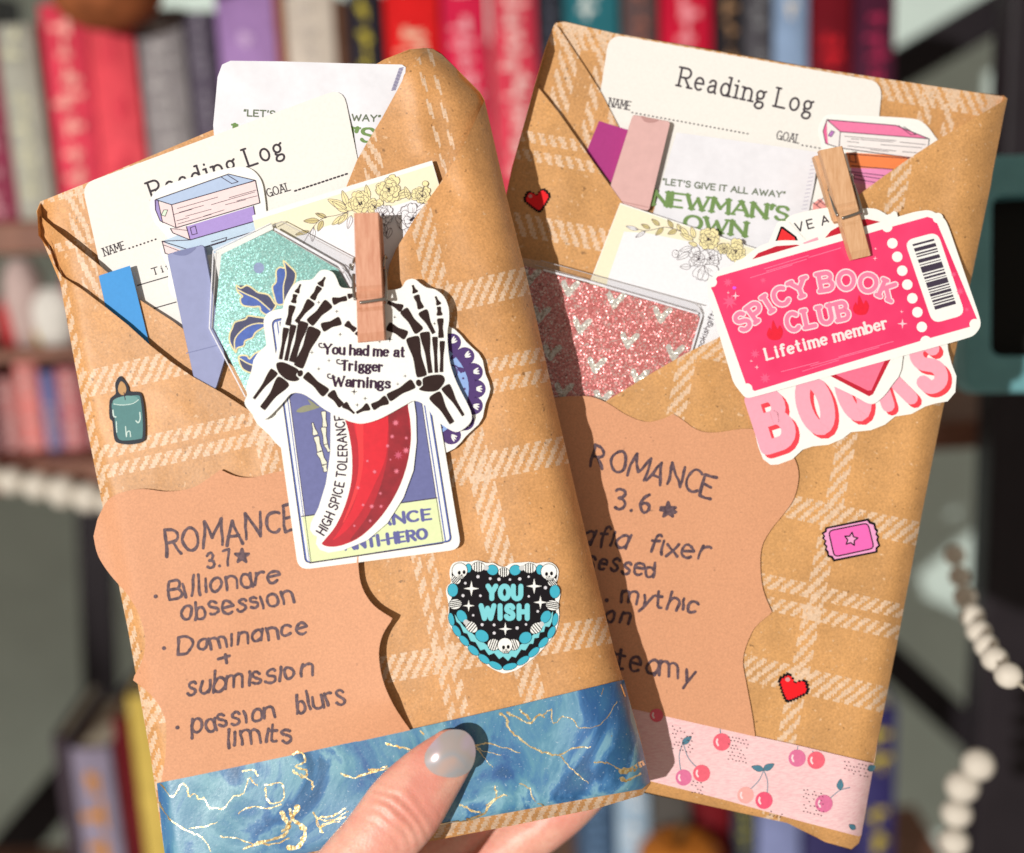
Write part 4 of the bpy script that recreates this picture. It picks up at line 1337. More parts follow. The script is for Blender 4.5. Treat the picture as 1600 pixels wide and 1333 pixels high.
# flowers on the note pads
YEL, GRN = ink(250, 234, 178, .5, .35, .04), ink(214, 196, 140, .5, .35, .05)
OUT = ink(104, 90, 92, .55, .3, .1)
PET = ink(246, 242, 246, .5, .35, .02)
DK = ink(70, 58, 66, .55, .3, .1)
def petal(a, cx, cy, ang, L, wd, fillm, lw):
    c, s = math.cos(ang), math.sin(ang)
    def T(u, v): return (cx + u * c - v * s, cy + u * s + v * c)
    pts = [T(0, 0), T(L * .35, wd * .42), T(L * .8, wd * .5), T(L * 1.0, wd * .22), T(L * .93, 0), T(L * 1.02, -wd * .2), T(L * .8, -wd * .5), T(L * .35, -wd * .4)]
    a.poly(pts, fillm, closed_curve=True, n=3, up=False)
    a.off += a.UP * .14
    a.stroke(pts, lw, OUT, closed=True, n=3)
    a.stroke([T(L * .3, 0), T(L * .7, wd * .05)], lw * .7, OUT); a.stroke([T(L * .35, wd * .15), T(L * .62, wd * .22)], lw * .6, OUT)
    a.off += a.UP * .12
def peony(a, cx, cy, r, fillm, lw, seed):
    rnd = random.Random(seed)
    for ring, n, L, w in ((0, 7, 1.0, .78), (1, 6, .72, .62), (2, 4, .44, .46)):
        for k in range(n):
            an = 2 * math.pi * (k + ring * .5) / n + rnd.uniform(-.38, .38)
            petal(a, cx + rnd.uniform(-.05, .05) * r, cy + rnd.uniform(-.05, .05) * r, an, r * L * rnd.uniform(.76, 1.14), r * w * rnd.uniform(.8, 1.25), fillm, lw)
    a.off += a.UP
    for k in range(7):
        an = rnd.uniform(0, 6.3); q = r * rnd.uniform(.02, .17)
        a.ell(cx + q * math.cos(an), cy + q * math.sin(an), r * .075, r * .055, DK, rnd.uniform(0, 90), up=False, n=8)
def leaf(a, x, y, ang, L, wd, fillm, lw):
    c, s = math.cos(ang), math.sin(ang)
    def T(u, v): return (x + u * c - v * s, y + u * s + v * c)
    pts = [T(0, 0), T(L * .3, wd * .5), T(L * .65, wd * .42), T(L, 0), T(L * .65, -wd * .42), T(L * .3, -wd * .5)]
    a.poly(pts, fillm, closed_curve=True, n=3, up=False)
    a.off += a.UP * .14
    a.stroke(pts, lw, OUT, closed=True, n=3)
    a.stroke([T(0, 0), T(L * .9, 0)], lw * .8, OUT)
    a.off += a.UP * .12

PADY = ink(251, 239, 210, .5, .35, .02)
def dpad(x, y): return D + .0016
a = Art(dpad)
a.sheet([(394, 337), (675, 251), (687, 292), (640, 480), (430, 500)], STICK, EDGE, 1.0e-3)
a.poly([(396, 345), (676, 258), (687, 293), (640, 480), (430, 495)], PADY)
a.poly([(452, 374), (520, 350), (600, 326), (668, 306), (640, 430), (560, 480), (470, 470)], PET)
a.off += a.UP
a.xf = (390, 240, 5.161)
for p in ([(420, 750), (470, 660), (540, 560), (610, 515), (690, 500), (800, 470)], [(610, 515), (545, 480)], [(560, 540), (440, 545)], [(520, 590), (505, 700)], [(800, 470), (700, 440)]):
    a.stroke(p, 4.5, OUT)
for x, y, an, L, w, fm in ((620, 515, 200, 95, 34, GRN), (560, 540, 178, 125, 42, GRN), (590, 540, 115, 95, 40, GRN), (515, 600, 95, 110, 38, PET), (480, 625, 165, 115, 30, GRN), (790, 470, 215, 150, 60, YEL), (780, 440, 205, 165, 62, YEL), (790, 480, 130, 120, 44, YEL), (820, 500, 105, 110, 40, PET), (770, 500, 145, 130, 44, YEL), (790, 420, 250, 130, 46, YEL), (960, 370, 260, 120, 46, YEL), (1180, 380, 310, 130, 50, YEL), (1190, 350, 345, 120, 44, YEL), (1290, 370, 250, 110, 44, YEL), (1080, 560, 80, 110, 44, PET), (1040, 540, 60, 120, 44, PET), (1140, 600, 110, 90, 40, PET)):
    leaf(a, x, y, math.radians(an), L, w, fm, 4)
peony(a, 890, 400, 105, YEL, 3.6, 1)
peony(a, 1120, 290, 112, YEL, 3.6, 2)
peony(a, 1010, 430, 70, YEL, 3.2, 3)
peony(a, 1390, 340, 82, YEL, 3.4, 4)
peony(a, 1080, 490, 90, PET, 3.4, 6)
peony(a, 1310, 520, 140, PET, 4, 5)
a.ell(1416, 242, 24, 22, YEL, up=True); a.stroke([(1410, 262), (1385, 310)], 4, OUT)
a.stroke([(1416 + 24 * math.cos(t), 242 + 22 * math.sin(t)) for t in [k * .7 for k in range(9)]], 3.4, OUT)
props(a.build("note_pad"), "cream bordered note pad with peony drawing behind the rosy clothespin", "note pad", "note pads with flower drawings")

# teal bookmark in a clear sleeve
bk = root("bookmark", W(440, 600, D), "teal glitter bookmark with blue gilded leaves in a clear angular sleeve", "bookmark", "glitter bookmarks in clear sleeves")
def dbm(x, y): return D - .0004 + .0004 * (y - 340) / 300
BT = glitter("teal_glitter", alb((104, 160, 152)), alb((134, 184, 176)), alb((180, 216, 208)), 3200, .13)
a = Art(dbm)
a.sheet([(346, 397), (425, 360), (527, 419), (545, 450), (560, 520), (480, 640), (400, 640), (384, 610), (334, 512)], BT, EDGE, 3e-4)
a.poly([(335, 393), (424, 349), (427, 358), (345, 398)], WHITE)
a.xf = (320, 340, 4.44)
BL, DB = ink(84, 112, 190, .4, .4, .12, 700), ink(78, 80, 116, .4, .4, .12, 700)
GO = ink(252, 232, 178, .3, .5, .1, 900)
a.ell(375, 350, 38, 40, ink(158, 168, 204, .4, .4, .1), 0, n=9)
def bleaf(outline, up_, mid, ca, cb):
    a.poly(outline, ca, closed_curve=True, n=3)
    a.poly(up_, cb, closed_curve=True, n=3)
    a.off += a.UP
    a.stroke(outline, 11, GO, closed=True, n=3); a.stroke(mid, 9, GO)
bleaf([(545, 300), (585, 335), (630, 385), (622, 450), (590, 510), (575, 560), (545, 600), (500, 600), (480, 540), (468, 480), (495, 445), (495, 370), (522, 345), (556, 350)], [(556, 330), (585, 340), (628, 385), (620, 450), (590, 510), (575, 560), (548, 598), (545, 480), (562, 400)], [(556, 335), (562, 400), (545, 480), (548, 595)], BL, DB)
bleaf([(220, 470), (250, 490), (290, 470), (330, 490), (370, 520), (440, 535), (480, 590), (492, 615), (440, 675), (390, 650), (380, 618), (330, 620), (262, 608), (245, 565), (262, 545), (228, 515)], [(224, 480), (290, 473), (370, 522), (440, 538), (490, 612), (460, 632), (370, 570), (290, 530)], [(226, 500), (290, 532), (370, 570), (450, 640)], BL, DB)
bleaf([(440, 705), (400, 695), (365, 690), (300, 682), (280, 705), (210, 725), (190, 770), (172, 810), (175, 870), (215, 935), (225, 905), (270, 890), (280, 855), (330, 835), (350, 800), (395, 770), (440, 745)], [(440, 705), (365, 692), (300, 684), (210, 730), (175, 810), (200, 910), (205, 840), (280, 765), (360, 735), (440, 735)], [(440, 738), (360, 735), (280, 765), (210, 840), (210, 925)], BL, DB)
bleaf([(235, 965), (290, 958), (310, 980), (345, 945), (380, 928), (420, 925), (420, 1050), (375, 1085), (300, 1072), (255, 1040)], [(240, 985), (300, 1015), (420, 1030), (420, 1055), (375, 1083), (300, 1070), (255, 1040)], [(238, 975), (300, 1012), (360, 1030), (420, 1030)], BL, DB)
a.build("glitter_insert", bk)
CLR = clear("clear_plastic", .10, (.985, .985, .99, 1))
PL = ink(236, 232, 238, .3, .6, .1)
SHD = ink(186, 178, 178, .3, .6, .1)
a = Art(lambda x, y: dbm(x, y) - .00075)
sl = [(333, 393), (345, 386), (422, 349), (440, 345), (556, 406), (562, 470), (578, 560), (490, 655), (395, 645), (383, 620), (327, 513)]
a.sheet(sl, CLR, CLR, 1.2e-3)
a.off += a.UP
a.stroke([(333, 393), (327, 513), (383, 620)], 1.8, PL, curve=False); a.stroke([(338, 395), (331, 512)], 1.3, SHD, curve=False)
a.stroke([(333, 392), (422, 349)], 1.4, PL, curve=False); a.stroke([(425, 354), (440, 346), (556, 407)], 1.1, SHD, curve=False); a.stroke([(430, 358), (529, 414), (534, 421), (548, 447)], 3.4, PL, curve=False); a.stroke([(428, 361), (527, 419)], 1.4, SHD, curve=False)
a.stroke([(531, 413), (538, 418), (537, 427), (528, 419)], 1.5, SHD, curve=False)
a.build("clear_sleeve", bk)

# ------------------------------------------------------------------ stickers hung under the left clothespin
a = Art(D - .0022, (560, 410, 4.3))
out = []
for k in range(72):
    t = 2 * math.pi * k / 72
    w_ = 1 + .012 * math.cos(t * 16)
    out.append((65 + 812 * math.cos(t) * w_, 850 + 560 * math.sin(t) * w_))
a.sheet(out, STICK, EDGE, 2.5e-4)
PUR = ink(84, 58, 116, .4, .4, .06); LB = ink(150, 178, 232, .4, .4, .05)
a.off += a.UP
N = 26
for k in range(N):
    t = 2 * math.pi * k / N
    x, y = 130 + 660 * math.cos(t), 850 + 470 * math.sin(t)
    a.ell(x, y, 66, 62, PUR, up=False)
a.off += a.UP * .5
a.ell(130, 850, 657, 466, PUR, n=60)
a.off += a.UP
for k in range(N):
    t = 2 * math.pi * k / N
    for dd in (-.35, 0, .35):
        x, y = 130 + 660 * math.cos(t), 850 + 470 * math.sin(t)
        an = math.atan2(math.sin(t), math.cos(t)) + dd
        a.ell(x + 22 * math.cos(an) , y + 22 * math.sin(an) + 14 * dd, 22, 6, STICK, math.degrees(an), up=False, n=8)
a.ell(130, 850, 612, 416, LB, n=60)
a.off += a.UP
for k in range(34):
    t = 2 * math.pi * k / 34
    a.ell(130 + 584 * math.cos(t), 850 + 386 * math.sin(t), 8, 8, PUR, up=False, n=8)
a.stroke([(620, 690), (660, 700), (690, 740)], 10, PUR); a.ell(690, 722, 28, 16, PUR, 20, up=False); a.ell(640, 632, 22, 14, PUR, -40, up=False); a.stroke([(640, 690), (665, 740), (640, 780)], 8, PUR)
props(a.build("lace_edge_sticker"), "oval sticker with dark purple lace edge behind the skeleton hands sticker", "sticker", "die cut stickers")

a = Art(D - .0029)
a.sheet(rounded([(409, 488), (652, 446), (721, 858), (466, 891)], [22, 22, 18, 18]), STICK, EDGE, 2.5e-4)
SL, BLU, YG = ink(112, 114, 164, .45, .4, .06, 700), ink(86, 106, 178, .45, .4, .05), ink(232, 238, 186, .45, .4, .04)
a.off += a.UP
b0 = rounded([(424, 500), (645, 463), (706, 846), (477, 880)], [10, 10, 8, 8])
a.poly(b0, BLU)
b1 = rounded([(427, 503), (643, 467), (703, 844), (480, 878)], [8, 8, 6, 6])
a.poly(b1, STICK)
a.poly([(432, 502), (639, 468), (697, 845), (483, 877)], BLU); a.poly([(434, 502), (637, 468), (695, 845), (484, 877)], STICK)
a.poly([(437, 503), (635, 471), (692, 846), (486, 878)], SL)
a.poly([(472, 808), (683, 779), (694, 846), (485, 879)], YG)
a.off += a.UP
a.stroke([(471, 807), (683, 778)], 1.4, LINE); a.stroke(b0, 1.0, LINE, curve=False, closed=True)
a.stroke([(437, 503), (486, 878)], .9, LINE); a.stroke([(635, 471), (692, 846)], .9, LINE); a.stroke([(484, 880), (692, 849)], 1.2, LINE)
TXP = ink(104, 104, 162, .45, .4, .05)
a.text("ROMANCE", (521, 830), (674, 811), 15.5, 5.7, TXP, contrast=.45, gap=.26)
a.text("ANTI-HERO", (540, 859), (667, 841), 15, 5.7, TXP, contrast=.45, gap=.26)
LEAFO = ink(150, 148, 120, .45, .4, .05); BONEC = ink(236, 232, 212, .45, .4, .04)
a.xf = (430, 600, 4.443)
a.poly([(145, 190), (190, 155), (250, 145), (310, 160), (240, 185), (185, 198)], LEAFO, closed_curve=True, n=3); a.poly([(250, 145), (225, 105), (265, 130), (290, 155)], LEAFO, closed_curve=True, n=3)
def bone(a, p, q, w0, w1, mat, lw=0, waist=.74):
    dx, dy = q[0] - p[0], q[1] - p[1]
    L = math.hypot(dx, dy); tx, ty = dx / L, dy / L
    def T(u, v): return (p[0] + tx * u - ty * v, p[1] + ty * u + tx * v)
    w0, w1 = w0 * 1.08, w1 * 1.08
    wm = (w0 + w1) / 2 * waist
    pts = [T(0, -w0 * .32), T(w0 * .14, -w0 * .5), T(L * .22, -(w0 * .4 + wm * .1)), T(L * .5, -wm / 2), T(L * .78, -(w1 * .4 + wm * .1)), T(L - w1 * .14, -w1 * .5), T(L, -w1 * .32), T(L + w1 * .02, 0), T(L, w1 * .32), T(L - w1 * .14, w1 * .5), T(L * .78, w1 * .4 + wm * .1), T(L * .5, wm / 2), T(L * .22, w0 * .4 + wm * .1), T(w0 * .14, w0 * .5), T(0, w0 * .32), T(-w0 * .02, 0)]
    a.poly(pts, mat, up=False, closed_curve=True, n=3)
    if lw:
        o = a.off; a.off += a.UP * .4
        a.stroke(pts, lw, LINE, closed=True, n=3)
        a.off = o
a.off += a.UP
for p, q, w0, w1 in (((258, 270), (280, 355), 12, 34), ((285, 365), (310, 470), 36, 34), ((305, 470), (345, 560), 40, 36), ((335, 190), (345, 300), 30, 30), ((335, 300), (350, 420), 34, 26), ((340, 560), (350, 610), 34, 26), ((350, 420), (375, 470), 26, 20)):
    bone(a, p, q, w0, w1, BONEC, 4)
props(a.build("tarot_style_sticker"), "tall slate blue card sticker reading ROMANCE ANTI-HERO under the red chili", "sticker", "die cut stickers")

a = Art(D - .0037, (430, 600, 4.443))
a.sheet([(385, 190), (384, 300), (382, 480), (352, 690), (300, 860), (248, 962), (240, 1010), (262, 1045), (290, 1060), (282, 1110), (310, 1152), (370, 1172), (470, 1155), (640, 1085), (780, 965), (890, 790), (960, 600), (982, 400), (978, 220), (964, 120), (900, 60), (500, 60)], STICK, EDGE, 2.5e-4)
REDS = [ink(190, 20, 42, .3, .6, .08, 500), ink(224, 26, 46, .3, .6, .06, 500), ink(240, 52, 58, .3, .6, .04), ink(152, 16, 38, .3, .6, .2, 300)]
body = [(480, 160), (700, 150), (905, 60), (922, 160), (938, 260), (942, 390), (915, 560), (850, 740), (740, 915), (600, 1055), (470, 1118), (380, 1130), (325, 1112), (345, 1080), (420, 985), (490, 830), (530, 660), (532, 480), (510, 330)]
a.poly(body, REDS[0], closed_curve=True, n=4)
a.poly([(545, 150), (780, 150), (780, 350), (765, 520), (690, 700), (600, 880), (500, 1010), (400, 1085), (450, 1010), (540, 850), (585, 660), (580, 450), (545, 280)], REDS[1], closed_curve=True, n=4)
a.poly([(550, 200), (605, 200), (612, 420), (610, 560), (575, 740), (500, 920), (470, 960), (530, 800), (575, 620), (575, 430)], REDS[2], closed_curve=True, n=4)
a.poly([(790, 130), (900, 80), (925, 250), (938, 390), (912, 560), (848, 738), (740, 910), (620, 1030), (520, 1085), (640, 920), (720, 740), (770, 560), (790, 380)], REDS[3], closed_curve=True, n=4)
a.off += a.UP
SP = ink(232, 120, 140, .3, .6, .1)
SPP = ink(206, 84, 110, .3, .6, .1)
for x, y, r in ((836, 270, 26), (855, 495, 34), (908, 462, 26), (842, 605, 22), (812, 365, 18), (780, 430, 16), (690, 610, 18), (670, 850, 20), (610, 840, 14), (575, 720, 16), (910, 375, 14), (800, 525, 9), (730, 760, 14), (640, 535, 12), (550, 985, 12), (735, 850, 16), (660, 950, 14)):
    a.star(x, y, r, SP if (x + y) % 3 else SPP, 8, .4, rot=x)
a.text("HIGH SPICE TOLERANCE", None, None, 62, 10.5, PLUM, path=[(338, 1052), (372, 995), (410, 915), (447, 815), (475, 705), (492, 590), (498, 470), (490, 350), (472, 215)], gap=.3, wscale=1)
props(a.build("chili_sticker"), "red chili pepper sticker reading HIGH SPICE TOLERANCE along its curve", "sticker", "die cut stickers")

def dhand(x, y): return D - .0046
a = Art(dhand, (380, 400, 2.665))
a.sheet([(318, 63), (345, 58), (375, 70), (392, 100), (405, 128), (440, 135), (540, 138), (600, 142), (655, 135), (678, 103), (712, 96), (742, 118), (765, 132), (800, 140), (835, 168), (855, 215), (857, 270), (850, 330), (860, 440), (890, 530), (945, 640), (948, 690), (905, 728), (868, 728), (800, 680), (760, 625), (715, 603), (680, 618), (620, 652), (560, 682), (500, 698), (460, 694), (420, 680), (340, 640), (290, 600), (245, 574), (200, 574), (165, 612), (100, 676), (62, 680), (35, 655), (8, 620), (12, 588), (60, 518), (108, 465), (138, 400), (148, 330), (160, 260), (172, 185), (205, 125), (240, 102), (285, 98)], STICK, EDGE, 3e-4, grid=40, closed_curve=True, n=3)
a.off += a.UP
a.xf = (380, 410, 4.936)
for p, q, w0, w1 in (((443, 168), (412, 236), 14, 38), ((402, 246), (388, 314), 36, 42), ((380, 332), (344, 486), 50, 42), ((632, 114), (592, 180), 16, 52), ((590, 188), (532, 286), 46, 46), ((528, 298), (408, 462), 66, 30), ((664, 312), (510, 470), 78, 66), ((688, 302), (800, 276), 56, 38), ((806, 264), (880, 244), 40, 30), ((606, 505), (752, 448), 66, 62), ((792, 466), (866, 526), 50, 40), ((868, 540), (900, 570), 30, 30),
                     ((332, 505), (288, 748), 44, 28), ((388, 482), (330, 758), 46, 30), ((468, 458), (376, 768), 74, 48), ((556, 508), (424, 808), 100, 74), ((244, 836), (82, 1052), 64, 22), ((318, 906), (148, 1128), 104, 46), ((478, 864), (642, 1012), 60, 72), ((672, 1000), (760, 1108), 66, 48), ((776, 1092), (858, 1166), 52, 16)):
    bone(a, p, q, w0, w1, BONE)
a.poly([(256, 780), (300, 768), (360, 790), (428, 830), (408, 868), (434, 900), (400, 918), (340, 908), (290, 870), (262, 828)], BONE, up=False, closed_curve=True, n=3)
a.ell(440, 856, 22, 26, BONE, 20, up=False)
SPARK = [(582, 308, 18), (722, 378, 18), (748, 556, 18), (530, 695, 18), (662, 757, 18), (582, 822, 18), (856, 998, 28), (940, 1050, 18), (880, 1100, 18)]
for x, y, r in SPARK: a.star4(x, y, r, BONE)
a.xf = (560, 410, 4.3)
for p, q, w0, w1 in (((364, 152), (384, 206), 14, 40), ((388, 220), (422, 312), 40, 42), ((430, 326), (508, 478), 64, 26), ((518, 228), (542, 286), 14, 34), ((541, 298), (546, 358), 28, 40), ((550, 376), (556, 508), 42, 36), ((168, 236), (188, 262), 28, 28), ((196, 266), (296, 312), 24, 50), ((302, 318), (412, 466), 58, 64), ((196, 426), (324, 494), 56, 60),
                     ((362, 500), (428, 768), 84, 66), ((445, 468), (484, 744), 64, 30), ((514, 500), (524, 742), 36, 24), ((564, 528), (558, 738), 34, 24), ((508, 884), (630, 1080), 82, 36), ((582, 830), (706, 1030), 62, 20), ((372, 812), (200, 912), 62, 54), ((196, 920), (92, 974), 60, 46), ((72, 966), (-14, 1012), 50, 18)):
    bone(a, p, q, w0, w1, BONE)
a.poly([(432, 780), (490, 758), (560, 756), (582, 790), (560, 835), (520, 866), (450, 868), (406, 852), (432, 826)], BONE, up=False, closed_curve=True, n=3)
a.ell(406, 810, 20, 24, BONE, -20, up=False)
for x, y, r in ((244, 368, 14), (512, 412, 14), (210, 518, 22), (142, 534, 12), (314, 764, 14), (264, 818, 14), (46, 914, 14)): a.star4(x, y, r, BONE)
a.xf = (380, 400, 2.665)
kw = dict(serif=.07, contrast=.42, gap=.2, font=SERIF)
a.text("You had me at", (336, 406), (670, 420), 39, 11.6, PLUM, **kw)
a.text("Trigger", (408, 474), (578, 480), 38, 11.6, PLUM, **kw)
a.text("Warnings", (372, 540), (610, 550), 40, 11.6, PLUM, **kw)
for x, y, dx in ((330, 372, 0), (404, 440, 0), (366, 500, 0)):
    a.stroke([(x + 16, y + 4), (x + 4, y + 10), (x - 12, y + 6), (x - 14, y - 6), (x - 4, y - 8)], 5.5, PLUM)
props(a.build("skeleton_hands_sticker"), "white sticker of dark skeleton hands reading You had me at Trigger Warnings", "sticker", "die cut stickers")

# ------------------------------------------------------------------ clothespins
def clothespin(label, fr, dtop, dbot, notch_t, mat, back, group):
    """two wooden halves and a wire spring. fr: front face TL, TR, BR, BL in photo pixels"""
    tl, tr, br, bl = [Vector(p) for p in fr]
    r = root("clothespin", W(*(bl + br) / 2, dbot), label, "clothespin", group)
    n = 30
    m = MB()
    vs = []
    for i in range(n + 1):
        t = i / n
        L, R = tl.lerp(bl, t), tr.lerp(br, t)
        d = dtop + (dbot - dtop) * t
        if abs(t - notch_t) < .05: d += .0007
        if abs(t - notch_t + .08) < .02: d += .0006
        if t > .93: d += .0011 * (t - .93) / .07
        th = .0042 if t > notch_t else .0042 - .0012 * (notch_t - t)
        e = (R - L) * .035
        for (p, dd) in ((L, d + .0006), (L + e, d), (R - e, d), (R, d + .0006), (R, d + th), (L, d + th)):
            if dd > d + .002:
                vs.append(W(p.x, p.y, d + .0006) + fwd * (dd - d - .0006))
            else:
                vs.append(W(p.x, p.y, dd))
    fs = []
    for i in range(n):
        for k in range(6):
            a_, b_ = i * 6 + k, i * 6 + (k + 1) % 6
            fs.append((a_, b_, b_ + 6, a_ + 6))
    fs.append(tuple(range(6))); fs.append(tuple(reversed(range(n * 6, n * 6 + 6))))
    m.add(vs, fs, mat)
    m.build("front_prong", r)
    m = MB()
    vs2 = []
    for i in range(n + 1):
        t = i / n
        L, R = tl.lerp(bl, t) + Vector(back), tr.lerp(br, t) + Vector(back)
        d = dtop + (dbot - dtop) * t + .0046 + .0035 * max(0, notch_t - t)
        if t > notch_t: d += .0022
        for p in (L, R):
            vs2.append(W(p.x, p.y, d))
        vs2.append(vs2[-1] + fwd * .0036); vs2.append(vs2[-3] + fwd * .0036)
    fs = []
    for i in range(n):
        for k in range(4):
            a_, b_ = i * 4 + k, i * 4 + (k + 1) % 4
            fs.append((a_, b_, b_ + 4, a_ + 4))
    fs.append((0, 1, 2, 3)); fs.append((n * 4 + 3, n * 4 + 2, n * 4 + 1, n * 4))
    m.add(vs2, fs, mat)
    m.build("back_prong", r)
    m = MB()
    L, R = tl.lerp(bl, notch_t), tr.lerp(br, notch_t)
    d = dtop + (dbot - dtop) * notch_t - .0002
    q = (bl - tl).normalized()
    dirx = (R - L)
    wire = [W(*(L + dirx * .12 + q * 1), d - .0002), W(*(L + dirx * .5), d - .0002), W(*(R - q * 2), d), W(*(R + dirx * .10 - q * 3), d + .0006), W(*(R + dirx * .12 - q * 26), d + .0026), W(*(R + dirx * .10 - q * 48), d + .004)]
    m.tube(cr([tuple(p) for p in wire], False, 5), .00055, STEEL, 8)
    wire = [W(*(L - dirx * .04 - q * 4), d + .001), W(*(L - dirx * .09 - q * 18), d + .002), W(*(L - dirx * .08 - q * 44), d + .004)]
    m.tube(cr([tuple(p) for p in wire], False, 5), .00055, STEEL, 8)
    hc = tl.lerp(bl, notch_t - .3) * .5 + tr.lerp(br, notch_t - .3) * .5
    hd = dtop + (dbot - dtop) * (notch_t - .3) + .0046
    hx = [hc + dirx * (-.68 + 1.36 * k / 60) for k in range(61)]
    m.tube([W(p.x + q.x * 9 * math.sin(k * .62), p.y + q.y * 9 * math.sin(k * .62), hd + .0018 * math.cos(k * .62)) for k, p in enumerate(hx)], .00042, STEEL, 7)
    m.build("wire_spring", r)
    return r
WOODR = wood("rosy_wood", (226, 164, 134), (206, 138, 108))
WOODY = wood("pale_wood", (230, 180, 138), (212, 158, 114))
clothespin("rosy toned clothespin clipping the skeleton hands sticker", [(553, 333), (592, 332), (602, 531), (559, 535)], D - .0118, D - .0092, .69, WOODR, (4, 8), "mini wooden clothespins")
# ------------------------------------------------------------------ right packet
QR = Quad((868, 35), (1572, 150), (640, 1150), (1335, 1325), 704, 1150)
R_RIGHT = [(150, 1574), (165, 1571), (270, 1551), (420, 1521), (650, 1471), (800, 1441), (1010, 1401), (1160, 1371), (1305, 1346), (1340, 1338)]
R_BOT = [(640, 1128), (850, 1184), (1022, 1222), (1342, 1306), (1350, 1308)]
CREASES_R = [((1520, 190), (1478, 420), 26, -.0008), ((1478, 420), (1420, 800), 26, -.0007), ((1571, 168), (1430, 262), 14, -.0005), ((1400, 340), (1500, 380), 16, .0004), ((1420, 800), (1350, 1180), 24, -.0007), ((1090, 560), (1100, 640), 18, -.0004), ((1280, 900), (1400, 960), 30, -.0003), ((868, 60), (838, 190), 14, -.0006), ((900, 260), (860, 400), 30, -.0004)]
def dr(x, y):
    d = E + sum(crease(x, y, *c) for c in CREASES_R if abs(x - c[0][0]) < 200)
    s = interp(R_RIGHT, y) - x
    if s < 46:
        k = 1 - max(s, 0) / 46
        d += .007 * (1 - math.sqrt(max(0, 1 - min(k, .99) ** 2.2)))
    s = interp(R_BOT, x) - y
    if s < 0:
        d += min(.006, -s * .0003)
    return d + wrinkle(x, y, 21.0, .00035)
rr = root("wrapped_book", W(1170, 1280, E + .01), "rear book wrapped in brown tartan paper with pink cherry print tape", "wrapped book", "wrapped book packets")
K_R = kraft("kraft_tartan_light", [(185, 9), (213, 9), (322, 18), (662, 19), (780, 10), (812, 10), (916, 19)], [(300, 15), (566, 13)], tone=(216, 158, 98), lean=-.55, period=16.5)
K_R2 = kraft("kraft_tartan_right_flap", [(455, 17), (668, 19), (786, 10), (818, 10), (922, 19)], [(300, 15), (566, 14)], tone=(216, 158, 98), lean=.8, period=16.5)
K_R3 = kraft("kraft_tartan_inner", [(14, 20), (200, 9), (232, 9)], [(30, 16), (80, 8), (116, 8), (585, 9), (622, 9), (690, 15)], tone=(214, 156, 98), lean=-.7, period=16.5)
SIL_R = [(866, 38), (870, 33), (882, 33), (960, 52), (1100, 75), (1250, 102), (1400, 128), (1540, 146), (1568, 149), (1574, 154), (1571, 168), (1551, 270), (1548, 290), (1521, 420), (1471, 650), (1441, 800), (1401, 1010), (1371, 1160), (1346, 1305), (1342, 1318), (1330, 1328), (1290, 1316), (1230, 1286), (1120, 1262), (1000, 1238), (850, 1203), (700, 1158), (646, 1135), (660, 1000), (720, 640), (800, 262), (828, 160), (836, 130), (852, 75)]
ribbed_body("wrapper_back", SIL_R, lambda x, y: dr(x, y), .0004, E + .021, K_P, QR.uv, rr, (set(range(0, 9)), .0100))
a = Art(lambda x, y: dr(x, y) + .0098, uvfn=QR.uv)
a.poly([(868, 36), (882, 34), (960, 52), (1250, 103), (1568, 151), (1545, 290), (1440, 640), (900, 640), (830, 420), (838, 130)], K_R3, True, grid=22)
a.build("back_panel", rr)
a = Art(lambda x, y: dr(x, y) + .0078, uvfn=QR.uv)
a.poly([(866, 38), (872, 42), (888, 66), (912, 102), (940, 146), (969, 203), (1010, 275), (1060, 360), (1000, 420), (860, 420), (800, 268), (828, 160), (852, 76)], K_R3, True, grid=16)
a.build("inner_flap", rr)
a = Art(lambda x, y: dr(x, y) + .0042, uvfn=QR.uv)
a.poly([(836, 134), (842, 138), (872, 175), (915, 236), (940, 272), (969, 312), (1010, 372), (1060, 450), (1120, 530), (1000, 640), (760, 640), (728, 600), (800, 262), (826, 168)], K_R, True, grid=14)
a.build("side_flap", rr)
a = Art(dr, uvfn=QR.uv)
FRONT_R = [(1574, 154), (1520, 186), (1463, 220), (1420, 248), (1380, 276), (1345, 302), (1300, 345), (1250, 395), (1190, 460), (1122, 528), (1074, 551), (1010, 588), (945, 628), (900, 655), (840, 690), (720, 760)] + [(700, 850), (660, 1000), (646, 1130), (700, 1150), (850, 1198), (1000, 1236), (1120, 1262), (1230, 1286), (1290, 1316), (1330, 1327), (1342, 1317), (1346, 1305), (1371, 1160), (1401, 1010), (1441, 800), (1471, 650), (1521, 420), (1548, 290), (1551, 270), (1571, 168)]
a.sheet(FRONT_R, K_R2, K_P, 2.5e-4, grid=14, smooth=True)
a.build("front_panel", rr)
